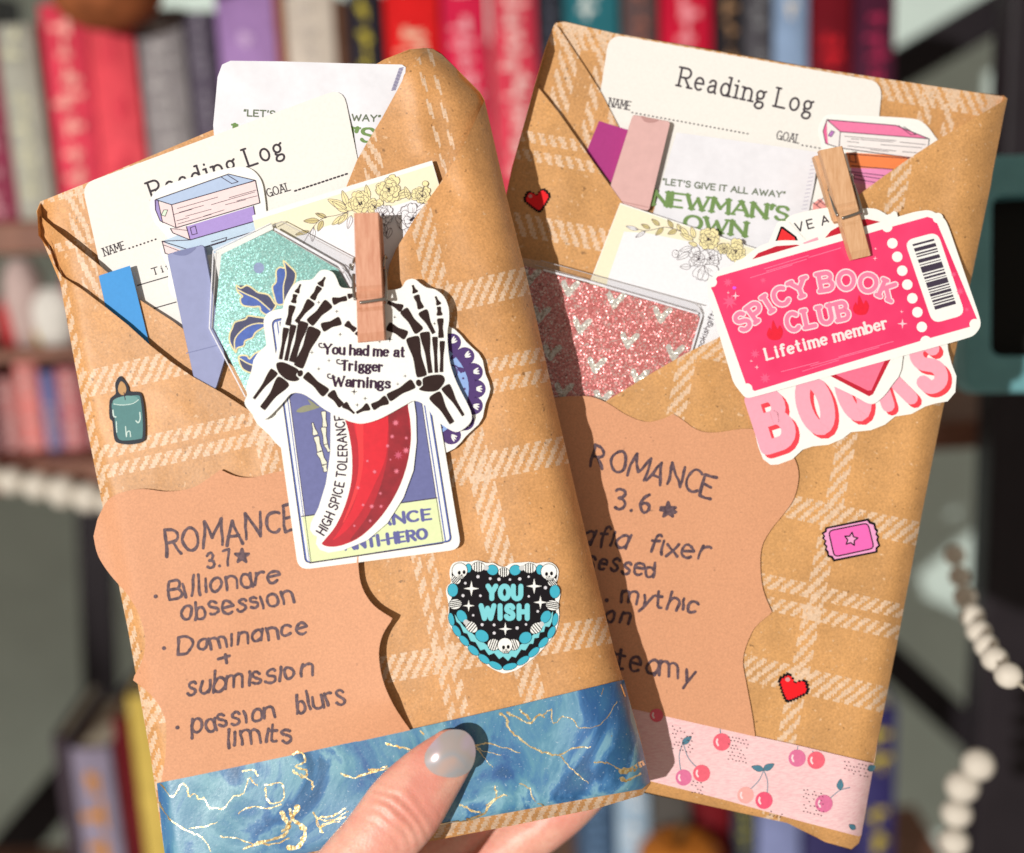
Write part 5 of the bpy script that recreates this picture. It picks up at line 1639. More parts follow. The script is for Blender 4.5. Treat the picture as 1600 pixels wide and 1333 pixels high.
# cherry tape
PT = pink_tape()
a = Art(lambda x, y: dr(x, y) - .00050, uvfn=QR.uv)
a.poly([(700, 1030), (850, 1069), (985, 1106), (1100, 1133), (1240, 1163), (1365, 1193), (1371, 1162), (1346, 1305), (1342, 1307), (1250, 1283), (1140, 1252), (1022, 1222), (900, 1190), (655, 1130)], PT, True, grid=8)
a.off += a.UP * 2
a.xf = (960, 1000, 3.636)
CH1, CH2, CH3, CH4 = ink(240, 104, 122, .5, .3, .06), ink(226, 118, 158, .5, .3, .06), ink(250, 172, 166, .5, .3, .06), ink(240, 92, 122, .5, .3, .06)
LEAFB, DOT = ink(84, 130, 150, .5, .3, .06), ink(92, 62, 74, .5, .3, 0)
SHN = ink(250, 220, 222, .5, .3, 0)
def cherry(x, y, r, mt): 
    a.ell(x, y, r, r, mt, up=True)
    o = a.off; a.off += a.UP * .5
    a.stroke([(x - r * .5, y - r * .32), (x - r * .58, y + r * .02), (x - r * .42, y + r * .36)], 10, SHN); a.off = o
for p in ([(385, 595), (368, 660), (378, 745)], [(392, 590), (420, 670), (465, 720)], [(848, 740), (820, 800), (765, 855)], [(848, 740), (870, 800), (868, 868)], [(602, 505), (602, 535)], [(1042, 605), (1038, 630)], [(1125, 632), (1140, 650)], [(1338, 838), (1280, 855), (1225, 900)]):
    a.stroke(p, 4.5, LEAFB)
for x, y, an, L, w in ((385, 592, -40, 70, 34), (848, 738, 195, 72, 34), (846, 738, -28, 70, 36), (1280, 852, -85, 62, 36), (1440, 740, -30, 50, 36), (1370, 1075, 215, 45, 30), (95, 560, 45, 60, 30)):
    leaf(a, x, y, math.radians(an), L, w, LEAFB, 2)
for x, y, r, mt in ((393, 782, 46, CH2), (495, 758, 49, CH1), (610, 580, 50, CH1), (745, 882, 47, CH3), (850, 912, 49, CH4), (1038, 672, 49, CH2), (1146, 684, 50, CH1), (1190, 930, 50, CH2), (240, 428, 38, CH1)):
    cherry(x, y, r, mt)
rnd = random.Random(3)
a.off += a.UP
for bx, by, nx, ny in ((330, 490, 6, 7), (650, 550, 6, 7), (1310, 690, 7, 4), (1075, 850, 6, 7), (430, 800, 4, 4), (880, 955, 4, 3)):
    for i in range(nx):
        for j in range(ny):
            if rnd.random() < .72:
                x, y = bx + i * 20 + (j % 2) * 10 + rnd.uniform(-3, 3), by + j * 21 + rnd.uniform(-3, 3) + i * 4
                a.stroke([(x - 2, y), (x + 2, y + 2)], 4.6, DOT, curve=False)
a.build("washi_tape", rr)

# pixel hearts and ticket glued on the paper
RED = ink(244, 22, 34, .28, .6, .04)
GRD = ["0110110", "1111111", "1111111", "0111110", "0011100", "0001000"]
def pixel_heart(name, cx, cy, wpx, rot, dfn, label):
    a = Art(flatfit(dfn, cx, cy, 28, 1.0e-4))
    c, s = math.cos(math.radians(rot)), math.sin(math.radians(rot))
    def T(x, y): return (cx + x * c - y * s, cy + x * s + y * c)
    u = wpx / 15.0
    prof = [(-7, -3), (-6, -3), (-6, -4.5), (-5, -4.5), (-5, -5.5), (-2.5, -5.5), (-2.5, -4.5), (-1, -4.5), (-1, -3.2), (1, -3.2), (1, -4.5), (2.5, -4.5), (2.5, -5.5), (5, -5.5), (5, -4.5), (6, -4.5), (6, -3), (7, -3), (7, 0), (6, 0), (6, 1.2), (5, 1.2), (5, 2.4), (4, 2.4), (4, 3.6), (3, 3.6), (3, 4.6), (2, 4.6), (2, 5.6), (1, 5.6), (1, 6.4), (-1, 6.4), (-1, 5.6), (-2, 5.6), (-2, 4.6), (-3, 4.6), (-3, 3.6), (-4, 3.6), (-4, 2.4), (-5, 2.4), (-5, 1.2), (-6, 1.2), (-6, 0), (-7, 0)]
    a.sheet([T(x * u * 1.07, y * u * 1.07) for x, y in prof], BLACK, BLACK, 1.2e-4)
    a.poly([T(x * u * .88, (y - .1) * u * .86) for x, y in prof], RED)
    a.ell(*T(-3.6 * u, -3 * u), 1.1 * u, 1.0 * u, ink(216, 150, 150, .3, .6, 0))
    return props(a.build(name, rr), label)
pixel_heart("heart_sticker", 840, 313, 42, -10, lambda x, y: dr(x, y) + .0042, "small red pixel heart sticker half in shade on the side flap")
pixel_heart("heart_sticker", 1238, 1076, 51, 23, dr, "red pixel heart sticker above the cherry tape")
a = Art(flatfit(dr, 1330, 844, 48, 1.0e-4), (1180, 760, 3.703))
o_ = [(405, 238), (655, 185), (668, 203), (695, 212), (700, 240), (712, 255), (706, 275), (718, 290), (712, 310), (725, 345), (708, 360), (708, 383), (452, 436), (440, 415), (418, 408), (415, 385), (402, 370), (408, 350), (394, 335), (402, 315), (386, 300), (394, 285), (383, 270), (402, 258)]
a.sheet(o_, BLACK, BLACK, 1.2e-4)
PK1, PK2 = ink(246, 166, 210, .35, .5, .03), ink(246, 110, 188, .35, .5, .03)
cxx, cyy = 553, 311
a.poly([(cxx + (x - cxx) * .925, cyy + (y - cyy) * .885) for x, y in o_], PK1)
q_ = rounded([(424, 258), (652, 212), (688, 358), (458, 408)], 26, 3)
a.poly(q_, PK2); a.off += a.UP
a.stroke(q_, 7.5, BLACK, curve=False, closed=True)
st = a.star(555, 306, 40, PK1, 5, .5, rot=-82, up=True); a.off += a.UP
a.stroke(st, 7.5, BLACK, curve=False, closed=True)
props(a.build("ticket_sticker", rr), "small pink ticket sticker with a star")

# label card
def dcr(x, y): return dr(x, y) - .0006 - .0006 * max(0, min(1, (x - 1050) / 200))
a = Art(dcr)
CARD_R = [(800, 640), (860, 622)] + cr([(890, 619), (915, 619), (931, 622), (951, 631), (980, 649), (1008, 659), (1031, 656), (1052, 647)], False, 4) + cr([(1052, 647), (1065, 655), (1088, 671), (1116, 676), (1173, 670), (1215, 686), (1240, 714), (1248, 744), (1240, 780), (1222, 806), (1206, 826), (1192, 850), (1188, 878), (1192, 920), (1206, 956)], False, 4)[1:] + cr([(1206, 958), (1186, 974), (1173, 992), (1161, 1029), (1166, 1067), (1175, 1115), (1180, 1151)], False, 4)[1:] + [(985, 1107), (820, 1062), (780, 850)]
a.sheet(CARD_R, CARD, ink(196, 140, 104, .7), 3.0e-4, grid=20, smooth=True)
a.off += a.UP * 2
hand = dict(jitter=.075, gap=.24)
a.text("ROMANCE", (925, 727), (1111, 776), 34, 4.8, MARK, **hand)
a.text("3.6", (960, 795), (1014, 801), 30, 5, MARK, gap=.34, jitter=.03)
scribble_r = (1044, 797, 12)
p = [(1044 + 12 * math.cos(-math.pi / 2 + 4 * math.pi / 5 * k), 797 + 12 * math.sin(-math.pi / 2 + 4 * math.pi / 5 * k)) for k in range(6)]
a.stroke(p, 5, MARK, curve=False); a.stroke([(1032, 797), (1056, 800), (1038, 803), (1050, 793)], 5, MARK)
a.text("Maf\u0131a", (868, 842), (979, 858), 32, 4.5, MARK, **hand)
a.text("f\u0131xer", (1012, 864), (1104, 875), 30, 4.5, MARK, **hand)
a.text("obsessed", (876, 880), (1021, 902), 27, 4.5, MARK, **hand)
a.ell(948, 938, 3.4, 3.4, MARK, up=False, n=10)
a.text("myth\u0131c", (970, 940), (1086, 957), 27, 4.5, MARK, **hand)
a.text("on", (947, 970), (981, 976), 27, 4.5, MARK, **hand)
a.text("steamy", (938, 1036), (1080, 1068), 31, 4.5, MARK, **hand)
props(a.build("label_card"), "wavy edged kraft card handwritten ROMANCE 3.6 tucked under the cherry tape", "label card", "handwritten kraft label cards")

# ---- contents of the right pocket
def dlogr(x, y): return E + .0088
a = Art(dlogr)
a.sheet(rounded([(952, 53), (1379, 128), (1362, 300), (1300, 560), (1000, 470), (925, 230)], [24, 24, 0, 0, 0, 0]), CREAM, EDGE, 4e-4)
a.off += a.UP * 2
a.text("Reading Log", (1060, 134), (1267, 178), 29, 3.4, INKG, serif=.13, gap=.3, font=SERIF)
a.text("NAME", (951, 166), (984, 172), 13, 1.6, INKG, serif=.14, gap=.22, font=SERIF)
dots(a, (988, 176), (1168, 209), 29, 2.3, INKG, .5)
a.text("GOAL", (1213, 217), (1248, 224), 13, 1.6, INKG, serif=.14, gap=.22, font=SERIF)
dots(a, (1254, 227), (1300, 235), 8, 2.3, INKG, .6)
props(a.build("reading_log_card"), "cream Reading Log card sloping down to the right, above the pink holder", "card", "reading log cards")

SB2 = dict(top=ink(244, 130, 172, .4, .4, .03), page=ink(248, 238, 236, .45, .4, .03), sp=ink(240, 110, 160, .4, .4, .03), mid=ink(250, 140, 84, .4, .4, .03), low=ink(244, 150, 196, .4, .4, .03), tab=ink(196, 130, 200, .4, .4, .03), red=ink(250, 166, 160, .4, .4, .03), lowp=ink(250, 170, 190, .4, .4, .03))
a = Art(E + .0076)
a.sheet([(1278, 205), (1284, 188), (1295, 179), (1330, 180), (1410, 184), (1440, 190), (1460, 212), (1466, 232), (1440, 300), (1380, 380), (1300, 400), (1262, 380), (1262, 340), (1272, 300), (1284, 240)], STICK, EDGE, 3e-4, closed_curve=True, n=4)
S2 = {"fills": [([(1266, 335), (1280, 316), (1294, 300), (1302, 312), (1296, 336)], "page"), ([(1270, 318), (1282, 310), (1300, 330), (1296, 337), (1270, 337)], "red"), ([(1330, 262), (1450, 262), (1420, 330), (1300, 345), (1330, 285)], "low"), ([(1335, 286), (1385, 292), (1380, 340), (1345, 340)], "lowp"), ([(1322, 238), (1456, 246), (1446, 262), (1426, 266), (1328, 262)], "mid"),
                ([(1292, 187), (1400, 196), (1452, 217), (1313, 206)], "top"), ([(1293, 188), (1313, 206), (1311, 230), (1292, 226)], "page"), ([(1313, 206), (1452, 217), (1450, 232), (1435, 247), (1311, 231)], "page"), ([(1292, 187), (1286, 205), (1290, 224), (1294, 227), (1292, 205)], "sp"), ([(1294, 212), (1299, 204), (1304, 206), (1299, 214)], "tab")],
      "lines": [([(1292, 187), (1400, 196), (1452, 217), (1313, 206), (1292, 187)], 1.3), ([(1313, 206), (1311, 231), (1426, 247)], 1.3), ([(1452, 217), (1450, 233)], 1.3), ([(1292, 187), (1286, 205), (1290, 224), (1311, 231)], 1.3), ([(1404, 196), (1424, 211), (1431, 210), (1412, 198)], 1.1), ([(1294, 212), (1299, 204), (1304, 206), (1299, 214), (1294, 212)], .9),
                ([(1320, 213), (1400, 220)], .8), ([(1345, 218), (1395, 222)], .8), ([(1324, 221), (1342, 223)], .8), ([(1376, 226), (1440, 231)], .8), ([(1324, 228), (1400, 236)], .8), ([(1360, 234), (1388, 237)], .8), ([(1406, 222), (1446, 226)], .8), ([(1410, 237), (1434, 239)], .8), ([(1330, 217), (1342, 218)], .8),
                ([(1322, 240), (1425, 248)], 1.2), ([(1328, 252), (1327, 241), (1336, 242), (1338, 254), (1328, 252)], 1.0), ([(1330, 259), (1410, 266)], 1.2), ([(1326, 268), (1395, 276), (1393, 282), (1328, 272)], 1.1), ([(1330, 278), (1382, 288)], 1.1),
                ([(1270, 316), (1296, 336)], 1.1), ([(1278, 312), (1302, 330)], 1.1), ([(1266, 326), (1284, 338)], 1.0), ([(1276, 320), (1288, 308), (1300, 318)], 1.1)]}
bookstack(a, S2, SB2)
props(a.build("book_stack_sticker"), "die cut sticker of pink and orange books behind the pale clothespin", "sticker", "die cut stickers")

flag("page_flag", [(936, 189), (984, 204), (972, 280), (960, 292), (916, 238)], E + .0072, 4e-4, ink(178, 62, 132, .4, .4, .03), "magenta page flag strip left of the pink tab case", "page flag")
pkc, pkd = ink(226, 180, 176, .35, .45, .04, 300), ink(196, 148, 144, .4, .4, .03)
case("tab_case", [(989, 179), (1048, 190), (1014, 330), (972, 322), (953, 292)], E + .0046, .0020, pkc, [(966, 314), (985, 318), (1013, 324)], [(1002, 181), (1006, 189), (1014, 192), (1024, 191), (1029, 187), (1014, 184)], "dusty pink plastic tab case in the right packet", pkd)

def dteab(x, y): return E + .0066 + .0005 * noise.noise(Vector((x / 60, y / 45, 8))) - .0005
tea("white paper tea packet printed with green lettering beside the dusty pink case",
    [(1057, 207), (1160, 221), (1279, 238), (1272, 290), (1260, 350), (1220, 420), (1100, 400), (1010, 370), (1030, 300)], dteab,
    ((1276, 246), (1258, 338), 7, ink(206, 200, 214, .6)),
    [(('"LET\'S GIVE IT ALL AWAY"', (1035, 288), (1226, 309), 9, 2.1, GREY), dict(gap=.22)),
     (("NEWMAN'S", (1020, 319), (1230, 345), 21, 6.8, GREEN), dict(serif=.2, contrast=.5, gap=.2, font=SERIF)),
     (("OWN", (1069, 357), (1164, 369), 21, 6.8, GREEN), dict(serif=.2, contrast=.5, gap=.2, font=SERIF))])

a = Art(E + .0026)
a.sheet([(969, 317), (1180, 388), (1260, 430), (1240, 560), (1100, 600), (960, 560), (921, 442)], STICK, EDGE, 1.2e-3)
a.poly([(969, 319), (1180, 390), (1250, 430), (1200, 560), (960, 560), (922, 443)], PADY)
a.poly([(975, 362), (1010, 364), (1080, 378), (1180, 412), (1240, 440), (1200, 590), (1100, 600), (950, 560), (942, 470), (951, 432)], PET)
a.off += a.UP
a.xf = (920, 310, 5.332)
for p in ([(390, 250), (470, 270), (560, 255), (640, 240), (740, 265), (830, 320), (900, 390)],):
    a.stroke(p, 4.5, OUT)
for x, y, an, L, w, fm in ((410, 262, 197, 105, 30, PET), (470, 275, 148, 95, 28, PET), (510, 250, 205, 80, 32, GRN), (590, 225, 218, 85, 34, GRN), (620, 245, 135, 90, 36, GRN), (700, 245, 238, 80, 34, GRN), (735, 262, 155, 85, 40, GRN), (760, 268, 250, 60, 30, YEL), (830, 320, 230, 110, 44, YEL), (870, 345, 205, 120, 40, YEL), (880, 330, 255, 100, 40, YEL), (905, 395, 200, 80, 34, YEL), (860, 410, 165, 110, 40, PET), (840, 450, 150, 120, 44, PET), (1080, 440, 290, 70, 40, YEL), (850, 570, 180, 90, 44, PET)):
    leaf(a, x, y, math.radians(an), L, w, fm, 4)
peony(a, 1000, 335, 95, YEL, 3.6, 11)
peony(a, 1225, 445, 95, YEL, 3.6, 12)
peony(a, 1130, 420, 50, YEL, 3.2, 15)
peony(a, 1010, 500, 85, PET, 3.6, 13)
peony(a, 915, 500, 85, PET, 4, 14)
for an in (60, 95, 125, 30): petal(a, 960, 560, math.radians(an), 125, 90, PET, 4)
a.ell(720, 462, 26, 32, PET, 20); a.stroke([(720 + 26 * math.cos(t), 462 + 32 * math.sin(t)) for t in [k * .7 for k in range(9)]], 4, OUT); a.stroke([(712, 450), (728, 470), (735, 455)], 3, OUT)
a.text("bookishgifts", (922, 1290), (1062, 936), 44, 5.2, ink(110, 100, 108, .55), gap=.16)
props(a.build("note_pad"), "cream bordered note pad with peony drawing above the pink glitter bookmark", "note pad", "note pads with flower drawings")

# pink glitter bookmark in a clear sleeve
bk2 = root("bookmark", W(960, 620, E), "pink glitter bookmark with silver hearts in a clear sleeve", "bookmark", "glitter bookmarks in clear sleeves")
PG = glitter("pink_glitter", alb((176, 84, 84)), alb((230, 132, 128)), alb((255, 236, 226)), 2500, .6)
SG = glitter("silver_glitter", alb((180, 168, 150)), alb((232, 226, 216)), alb((255, 255, 252)), 2500, .6)
def dbk(x, y): return E + .0014
a = Art(dbk)
a.sheet([(800, 410), (840, 421), (1090, 491), (1094, 500), (1078, 552), (1000, 620), (900, 680), (800, 640)], PG, EDGE, 3e-4)
a.off += a.UP
a.xf = (780, 380, 3.507)
for x, y in ((390, 250), (640, 315), (895, 395), (455, 455), (715, 535), (965, 600), (535, 670), (770, 735), (355, 810), (290, 600), (230, 390), (175, 185), (570, 850)):
    a.poly([(x - 16, y + 46), (x - 34, y + 14), (x - 52, y - 30), (x - 40, y - 48), (x - 22, y - 40), (x - 8, y - 6), (x + 16, y - 30), (x + 38, y - 44), (x + 56, y - 34), (x + 46, y - 12), (x + 20, y + 12), (x + 2, y + 40)], SG, up=False, closed_curve=True, n=2)
    a.off += a.UP * .2
a.build("glitter_insert", bk2)
a = Art(lambda x, y: dbk(x, y) - .0007)
sl2 = rounded([(800, 400), (850, 409), (1090, 476), (1098, 494), (1078, 560), (1000, 628), (800, 640)], [0, 0, 14, 8, 0, 0, 0])
a.sheet(sl2, CLR, CLR, 9e-4)
a.off += a.UP
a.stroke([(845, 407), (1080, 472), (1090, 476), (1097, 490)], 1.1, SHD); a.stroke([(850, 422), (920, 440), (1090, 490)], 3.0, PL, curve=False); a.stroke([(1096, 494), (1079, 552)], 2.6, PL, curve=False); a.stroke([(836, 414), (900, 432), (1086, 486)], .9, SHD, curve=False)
a.build("clear_sleeve", bk2)

# ---- stickers hung under the pale clothespin
a = Art(E - .0016, (1090, 320, 3.174))
a.sheet([(245, 940), (262, 1040), (300, 1200), (325, 1262), (362, 1290), (400, 1288), (470, 1262), (520, 1215), (570, 1198), (650, 1190), (720, 1160), (760, 1128), (860, 1118), (930, 1090), (980, 1050), (1060, 1038), (1130, 1000), (1180, 985), (1240, 975), (1278, 930), (1284, 850), (1260, 790), (1242, 720), (1240, 690), (1180, 640), (300, 880)], STICK, EDGE, 2.5e-4, closed_curve=False)
BPK, BRD = ink(250, 172, 190, .35, .5, .03), ink(244, 72, 84, .35, .5, .03)
for dx, dy, mt in ((20, 18, BRD), (0, 0, BPK)):
    a.text("B", (345 + dx, 1205 + dy), (468 + dx, 1165 + dy), 250, 72, mt, slant=0)
    a.text("O", (565 + dx, 1122 + dy), (670 + dx, 1090 + dy), 240, 74, mt)
    a.text("O", (760 + dx, 1052 + dy), (850 + dx, 1024 + dy), 240, 74, mt)
    a.text("K", (945 + dx, 995 + dy), (1060 + dx, 958 + dy), 260, 66, mt)
    a.text("S", (1130 + dx, 915 + dy), (1225 + dx, 885 + dy), 215, 68, mt)
props(a.build("books_sticker"), "white sticker with chunky pink and red lettering BOOKS below the ticket", "sticker", "die cut stickers")

a = Art(E - .0022, (1090, 320, 3.174))
a.sheet([(470, 150), (450, 60), (700, 10), (840, 60), (700, 300), (500, 320)], STICK, EDGE, 2.5e-4, closed_curve=True, n=5)
a.off += a.UP
a.text("VE A", (492, 134), (655, 92), 42, 7.5, INKG, gap=.5)
props(a.build("slogan_sticker"), "white round edged sticker showing letters VE A left of the pale clothespin", "sticker", "die cut stickers")
a = Art(E - .0026, (1090, 320, 3.174))
a.sheet(rounded([(330, 240), (400, 78), (450, 82), (560, 200), (640, 420), (420, 480)], [10, 22, 14, 6, 0, 0]), STICK, EDGE, 2.5e-4)
a.poly([(375, 210), (412, 108), (424, 108), (490, 158), (560, 330), (440, 380)], BLACK)
a.poly([(386, 206), (418, 118), (480, 162), (540, 320), (440, 360)], ink(240, 52, 56, .35, .5, .04))
props(a.build("diamond_sticker"), "white card corner sticker with red diamond and black outline peeking out above the ticket", "sticker", "die cut stickers")
a = Art(E - .0031, (1090, 320, 3.174))
a.sheet([(180, 330), (230, 262), (310, 205), (400, 178), (520, 176), (590, 155), (620, 110), (700, 60), (800, 22), (880, 20), (940, 50), (1000, 90), (1020, 740), (960, 900), (890, 978), (845, 985), (780, 950), (600, 862), (300, 700)], STICK, EDGE, 2.5e-4, closed_curve=True, n=4)
DRD = ink(200, 38, 58, .35, .5, .06); HPK = ink(252, 120, 150, .35, .5, .04)
a.poly([(235, 310), (300, 240), (390, 205), (490, 198), (560, 210), (620, 180), (660, 130), (740, 85), (840, 70), (930, 90), (975, 130), (960, 760), (870, 940), (850, 950), (660, 850), (350, 640)], DRD)
a.poly([(290, 340), (340, 262), (420, 232), (520, 226), (600, 236), (660, 190), (760, 120), (880, 112), (940, 160), (930, 770), (862, 920), (845, 922), (690, 845), (400, 600)], HPK)
a.poly([(520, 190), (595, 160), (600, 175), (560, 205)], BPK)
props(a.build("heart_sticker"), "pink heart sticker with dark red rim and white edge mostly hidden behind the ticket", "sticker", "die cut stickers")

def dtick(x, y): return E - .0040
a = Art(dtick, (1090, 320, 3.174))
a.sheet(rounded([(44, 420), (62, 372), (100, 325), (300, 262), (1080, 34), (1150, 24), (1225, 66), (1245, 110), (1395, 545), (1408, 600), (1372, 650), (1290, 675), (290, 950), (238, 962), (178, 885), (120, 690)], 26, 4), STICK, EDGE, 3e-4)
def tick_mat():
    t = NT("ticket_print")
    c = t.mix(t.maprange(t.noise(45, 3), .35, .65, 0, 1), alb((250, 66, 118)), alb((240, 50, 104)))
    t.link(c, t.b.inputs['Base Color']); t.surf(.3, .6)
    return t.mat
a.poly([(66, 412), (98, 356), (930, 118), (1140, 60), (1180, 72), (1375, 540), (1385, 566), (1362, 602), (1130, 668), (282, 924), (240, 890), (80, 440)], tick_mat())
a.off += a.UP
PKL, HOT = ink(250, 130, 166, .3, .6, .03), ink(238, 36, 60, .3, .6, .05)
for x, y, r in ((72, 384, 24), (1192, 66, 26), (1374, 592, 26), (246, 912, 26), (940, 110, 26), (1132, 678, 28)):
    a.ell(x, y, r, r, STICK, up=False)
for x, y in ((966, 191), (990, 258), (1015, 327), (1040, 396), (1065, 464), (1090, 533), (1112, 606)):
    a.ell(x, y, 26, 26, STICK, up=False)
a.poly(rounded([(1026, 178), (1190, 134), (1328, 545), (1166, 590)], 46, 5), STICK)
a.off += a.UP
bc = [(1065, 196), (1172, 168), (1292, 520), (1188, 550)]
rnd = random.Random(5)
t = 0
BARC = ink(70, 60, 76, .4, .4, .08)
for wd, gp in ((.028, .03), (.05, .022), (.022, .016), (.018, .03), (.05, .022), (.014, .018), (.085, .018), (.02, .02), (.03, .02), (.012, .015), (.075, .014), (.02, .018), (.016, .014), (.04, .016), (.014, .02), (.03, .016), (.02, .016), (.05, .02), (.085, .02)):
    t0_, t1_ = t, t + wd
    t += wd + gp
    if t1_ > 1: break
    A_, B_, C_, D_ = [Vector(p_) for p_ in bc]
    a.poly([tuple(A_.lerp(D_, t0_)), tuple(B_.lerp(C_, t0_)), tuple(B_.lerp(C_, t1_)), tuple(A_.lerp(D_, t1_))], BARC, up=False)
for p, q in (((330, 318), (550, 252)), ((262, 362), (470, 298)), ((340, 330), (540, 270)), ((550, 262), (710, 214)), ((415, 828), (600, 780)), ((520, 826), (700, 770)), ((700, 755), (970, 678)), ((560, 800), (900, 706))):
    a.stroke([p, q], 3.2, PKL, curve=False)
path = [(214, 612), (262, 606), (330, 556), (400, 510), (470, 474), (560, 438), (660, 420), (760, 418), (860, 440), (965, 476)]
path = [(225, 628), (300, 575), (380, 520), (470, 474), (560, 440), (660, 420), (760, 418), (850, 432), (950, 474)]
for w_, mt in ((34, ink(252, 222, 226, .3, .6, .02)), (21, PKL)):
    a.text("SPICY BOOK", None, None, 84, w_, mt, path=path, gap=.34, serif=.13, font=SERIF)
    a.text("CLUB", (452, 628), (752, 562), 84, w_, mt, gap=.42, serif=.13, font=SERIF)
a.text("Lifetime member", (345, 768), (942, 610), 54, 13, ink(252, 232, 230, .3, .6, .02), serif=.08, contrast=.3, gap=.24, font=SERIF)
a.off += a.UP
for fx, fy, s_ in ((385, 630, 1), (812, 505, 1)):
    a.poly([(fx - 42 * s_, fy + 12), (fx - 28, fy - 22), (fx - 20, fy - 6), (fx - 12, fy - 58), (fx + 10, fy - 14), (fx + 22, fy - 32), (fx + 38, fy - 2), (fx + 26, fy + 34), (fx, fy + 42), (fx - 28, fy + 36)], HOT, up=False, closed_curve=True, n=3)
WPK = ink(252, 206, 218, .3, .6, .02)
for x, y, r in ((188, 452, 22), (1016, 590, 26), (882, 218, 9), (880, 266, 12), (152, 436, 9), (1012, 530, 10), (266, 775, 9), (294, 806, 12)):
    a.star4(x, y, r, WPK)
for x, y, r in ((150, 385, 26), (160, 480, 40), (285, 740, 26), (335, 860, 30), (325, 375, 18), (1302, 430, 22), (1270, 345, 16), (1335, 520, 14)):
    a.star(x, y, r, ink(252, 96, 138, .3, .6, .03), 8, .42, rot=x)
a.ell(182, 412, 10, 8, ink(226, 90, 236, .3, .6, 0), up=False, n=8)
props(a.build("ticket_sticker"), "hot pink ticket sticker reading SPICY BOOK CLUB Lifetime member with a barcode", "sticker", "die cut stickers")

clothespin("pale clothespin clipping the hot pink ticket sticker", [(1280, 235), (1316, 228), (1361, 399), (1331, 406)], E - .0108, E - .0082, .62, WOODY, (-8, 9), "mini wooden clothespins")
# ------------------------------------------------------------------ the hand that holds the packets
def chain_mesh(chains, voxel, name, mat, parent):
    """one continuous surface grown from overlapping limb sweeps"""
    m = MB()
    for pts in chains:
        c = cr([(*W(px, py, d), r, fl) for px, py, d, r, fl in pts], False, 8)
        n = 20
        vs, fs = [], []
        ps = [Vector(p[:3]) for p in c]
        for i, p in enumerate(c):
            a, b = ps[max(i - 1, 0)], ps[min(i + 1, len(ps) - 1)]
            t = (b - a).normalized()
            dpt = (fwd - t * fwd.dot(t)).normalized()
            sd = t.cross(dpt)
            for k in range(n):
                an = 2 * math.pi * k / n
                vs.append(ps[i] + sd * math.cos(an) * p[3] + dpt * math.sin(an) * p[3] * p[4])
        for i in range(len(c) - 1):
            for k in range(n):
                fs.append((i * n + k, i * n + (k + 1) % n, (i + 1) * n + (k + 1) % n, (i + 1) * n + k))
        for end, sgn in ((0, -1), (len(c) - 1, 1)):     # rounded ends
            a, b = (ps[1], ps[0]) if end == 0 else (ps[-2], ps[-1])
            t = (b - a).normalized()
            dpt = (fwd - t * fwd.dot(t)).normalized(); sd = t.cross(dpt)
            if end == 0: sd = -sd
            prev = end * n
            r, fl = c[end][3], c[end][4]
            base = list(range(end * n, end * n + n))
            for j in range(1, 5):
                th = math.pi / 2 * j / 5
                st = len(vs)
                for k in range(n):
                    an = 2 * math.pi * k / n
                    s0 = t.cross(dpt) if end else (a - b).normalized().cross(dpt)
                    vs.append(ps[end] + t * r * .85 * math.sin(th) + (s0 * math.cos(an) + dpt * fl * math.sin(an)) * r * math.cos(th))
                new = list(range(st, st + n))
                for k in range(n):
                    q = (base[k], base[(k + 1) % n], new[(k + 1) % n], new[k])
                    fs.append(q if end else tuple(reversed(q)))
                base = new
            fs.append(tuple(base) if end else tuple(reversed(base)))
        m.add(vs, fs, mat, True)
    tmp = m.build(name)
    md = tmp.modifiers.new("remesh", 'REMESH'); md.mode = 'VOXEL'; md.voxel_size = voxel; md.use_smooth_shade = True
    sm = tmp.modifiers.new("smooth", 'SMOOTH'); sm.factor = .5; sm.iterations = 9
    dg = bpy.context.evaluated_depsgraph_get()
    me = bpy.data.meshes.new_from_object(tmp.evaluated_get(dg))
    me.materials.clear(); me.materials.append(mat)
    for p in me.polygons: p.use_smooth = True
    inv = ROT.transposed()
    ax = Vector((34, -41)).normalized()
    for v in me.vertices:                     # knuckle creases and soft unevenness of the skin
        c = inv @ (v.co + tmp.location)
        d = -c.z
        x, y = CX + c.x * F / d, CY - c.y * F / d
        if d < .425:
            al = (x - 622) * ax.x + (y - 1272) * ax.y
            sd = (x - 622) * ax.y - (y - 1272) * ax.x
            env = math.exp(-(al / 34) ** 2) * math.exp(-(sd / 52) ** 2)
            wv = math.sin(al / 11.5 * 2 * math.pi / 1.6 + .012 * sd * sd / 6 + 2.2 * noise.noise(Vector((x / 40, y / 40, 5))))
            dd = .00030 * env * max(-1, wv * 1.2) - .0005 * math.exp(-((al + 6) / 20) ** 2 - (sd / 30) ** 2)
            v.co += fwd * dd
        v.co += fwd * .0003 * noise.noise(Vector((x / 36, y / 36, 1)))
    o = bpy.data.objects.new(name, me)
    COL.objects.link(o)
    o.location = tmp.location
    bpy.data.objects.remove(tmp)
    return o

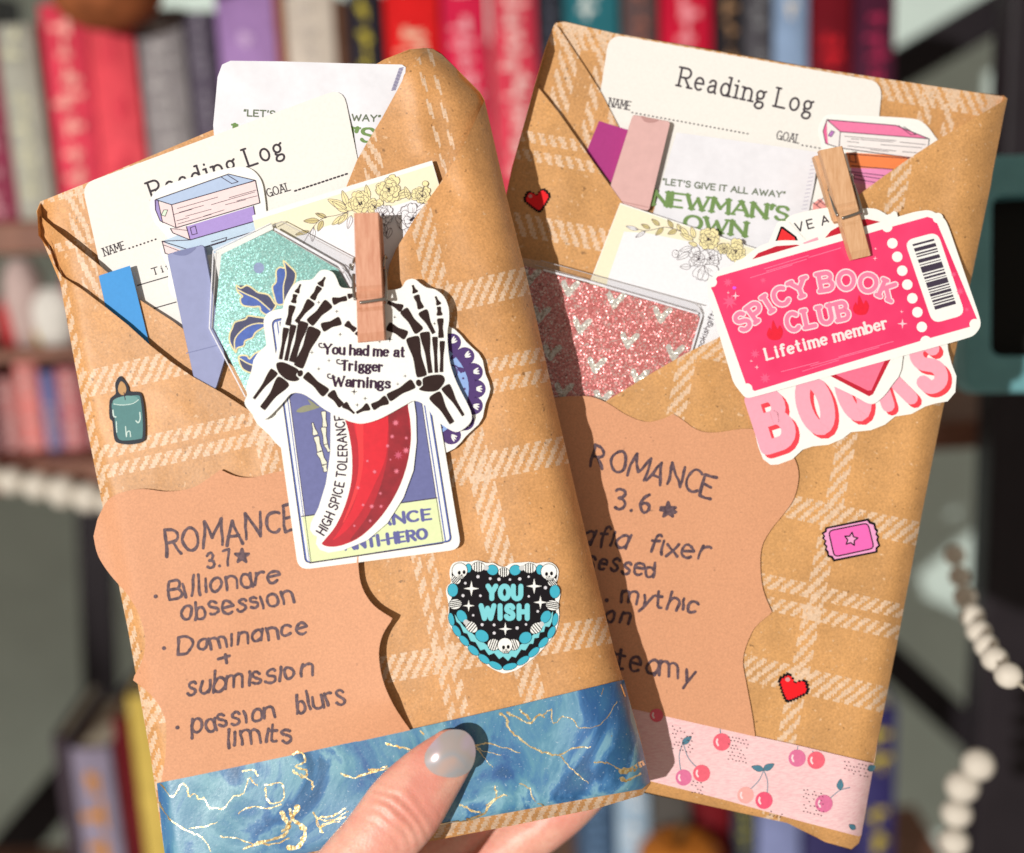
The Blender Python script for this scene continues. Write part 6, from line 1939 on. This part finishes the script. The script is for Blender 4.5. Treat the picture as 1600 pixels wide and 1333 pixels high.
SKIN = skin_mat()
TH = [(438, 1640, .452, .021, .9), (478, 1500, .430, .0165, .9), (536, 1390, .4125, .0136, .74), (588, 1318, .4115, .0122, .64), (632, 1262, .4132, .0126, .60), (668, 1218, .4149, .0110, .57), (699, 1184, .4166, .0089, .55), (707, 1175, .4169, .0081, .52)]
chains = [TH,
          [(420, 1760, .500, .036, .8), (520, 1600, .500, .036, .75), (610, 1500, .498, .032, .7)],
          [(438, 1640, .455, .022, 1.0), (500, 1600, .480, .028, .8)],
          [(560, 1500, .492, .015, 1), (690, 1400, .488, .0125, 1), (800, 1318, .486, .0112, 1), (880, 1262, .4835, .0100, 1), (950, 1190, .482, .0088, .95), (985, 1140, .481, .0076, .9)],
          [(560, 1480, .494, .0150, 1), (640, 1370, .4895, .0130, 1), (735, 1268, .4865, .0112, 1), (820, 1150, .4835, .0100, 1), (872, 1050, .482, .0085, .95)],
          [(540, 1470, .494, .0145, 1), (580, 1340, .489, .0125, 1), (630, 1230, .486, .0105, 1), (690, 1100, .483, .0095, 1), (730, 1010, .482, .0080, .95)],
          [(510, 1480, .494, .0135, 1), (520, 1350, .489, .0112, 1), (545, 1260, .486, .0095, 1), (580, 1170, .483, .0082, 1), (600, 1110, .482, .0070, .95)]]
pr = chain_mesh(chains, .0009, "person", SKIN, None)
props(pr, "bare hand holding the packets, thumb with pearly grey nail on the blue tape", "person")
# nail plate, curved over the thumb tip
tx, ty = Vector((-34, 41)).normalized()              # from tip towards knuckle, in photo pixels
cxn, cyn = 704.0, 1178.0
def dnail(x, y):
    px_, py_ = x - cxn, y - cyn
    along_ = px_ * tx + py_ * ty
    q = (px_ * ty - py_ * tx) * .41 / F / .0098
    return NAILD + .0068 * (1 - math.sqrt(max(.02, 1 - min(.98, q * q)))) - 3.6e-5 * along_ + .0014 * max(0, along_ / 35) ** 2 + .0016 * max(0, -along_ / 45) ** 2
NAILD = .4087
a = Art(dnail)
nail = cr([(690, 1147), (708, 1140), (727, 1143), (740, 1158), (743, 1180), (735, 1203), (716, 1214), (694, 1214), (675, 1207), (664, 1192), (667, 1172)], True, 5)
a.sheet(nail, nail_mat(), ink(216, 170, 160, .4), 7e-4, grid=7, smooth=True)
a.build("thumb_nail", pr)
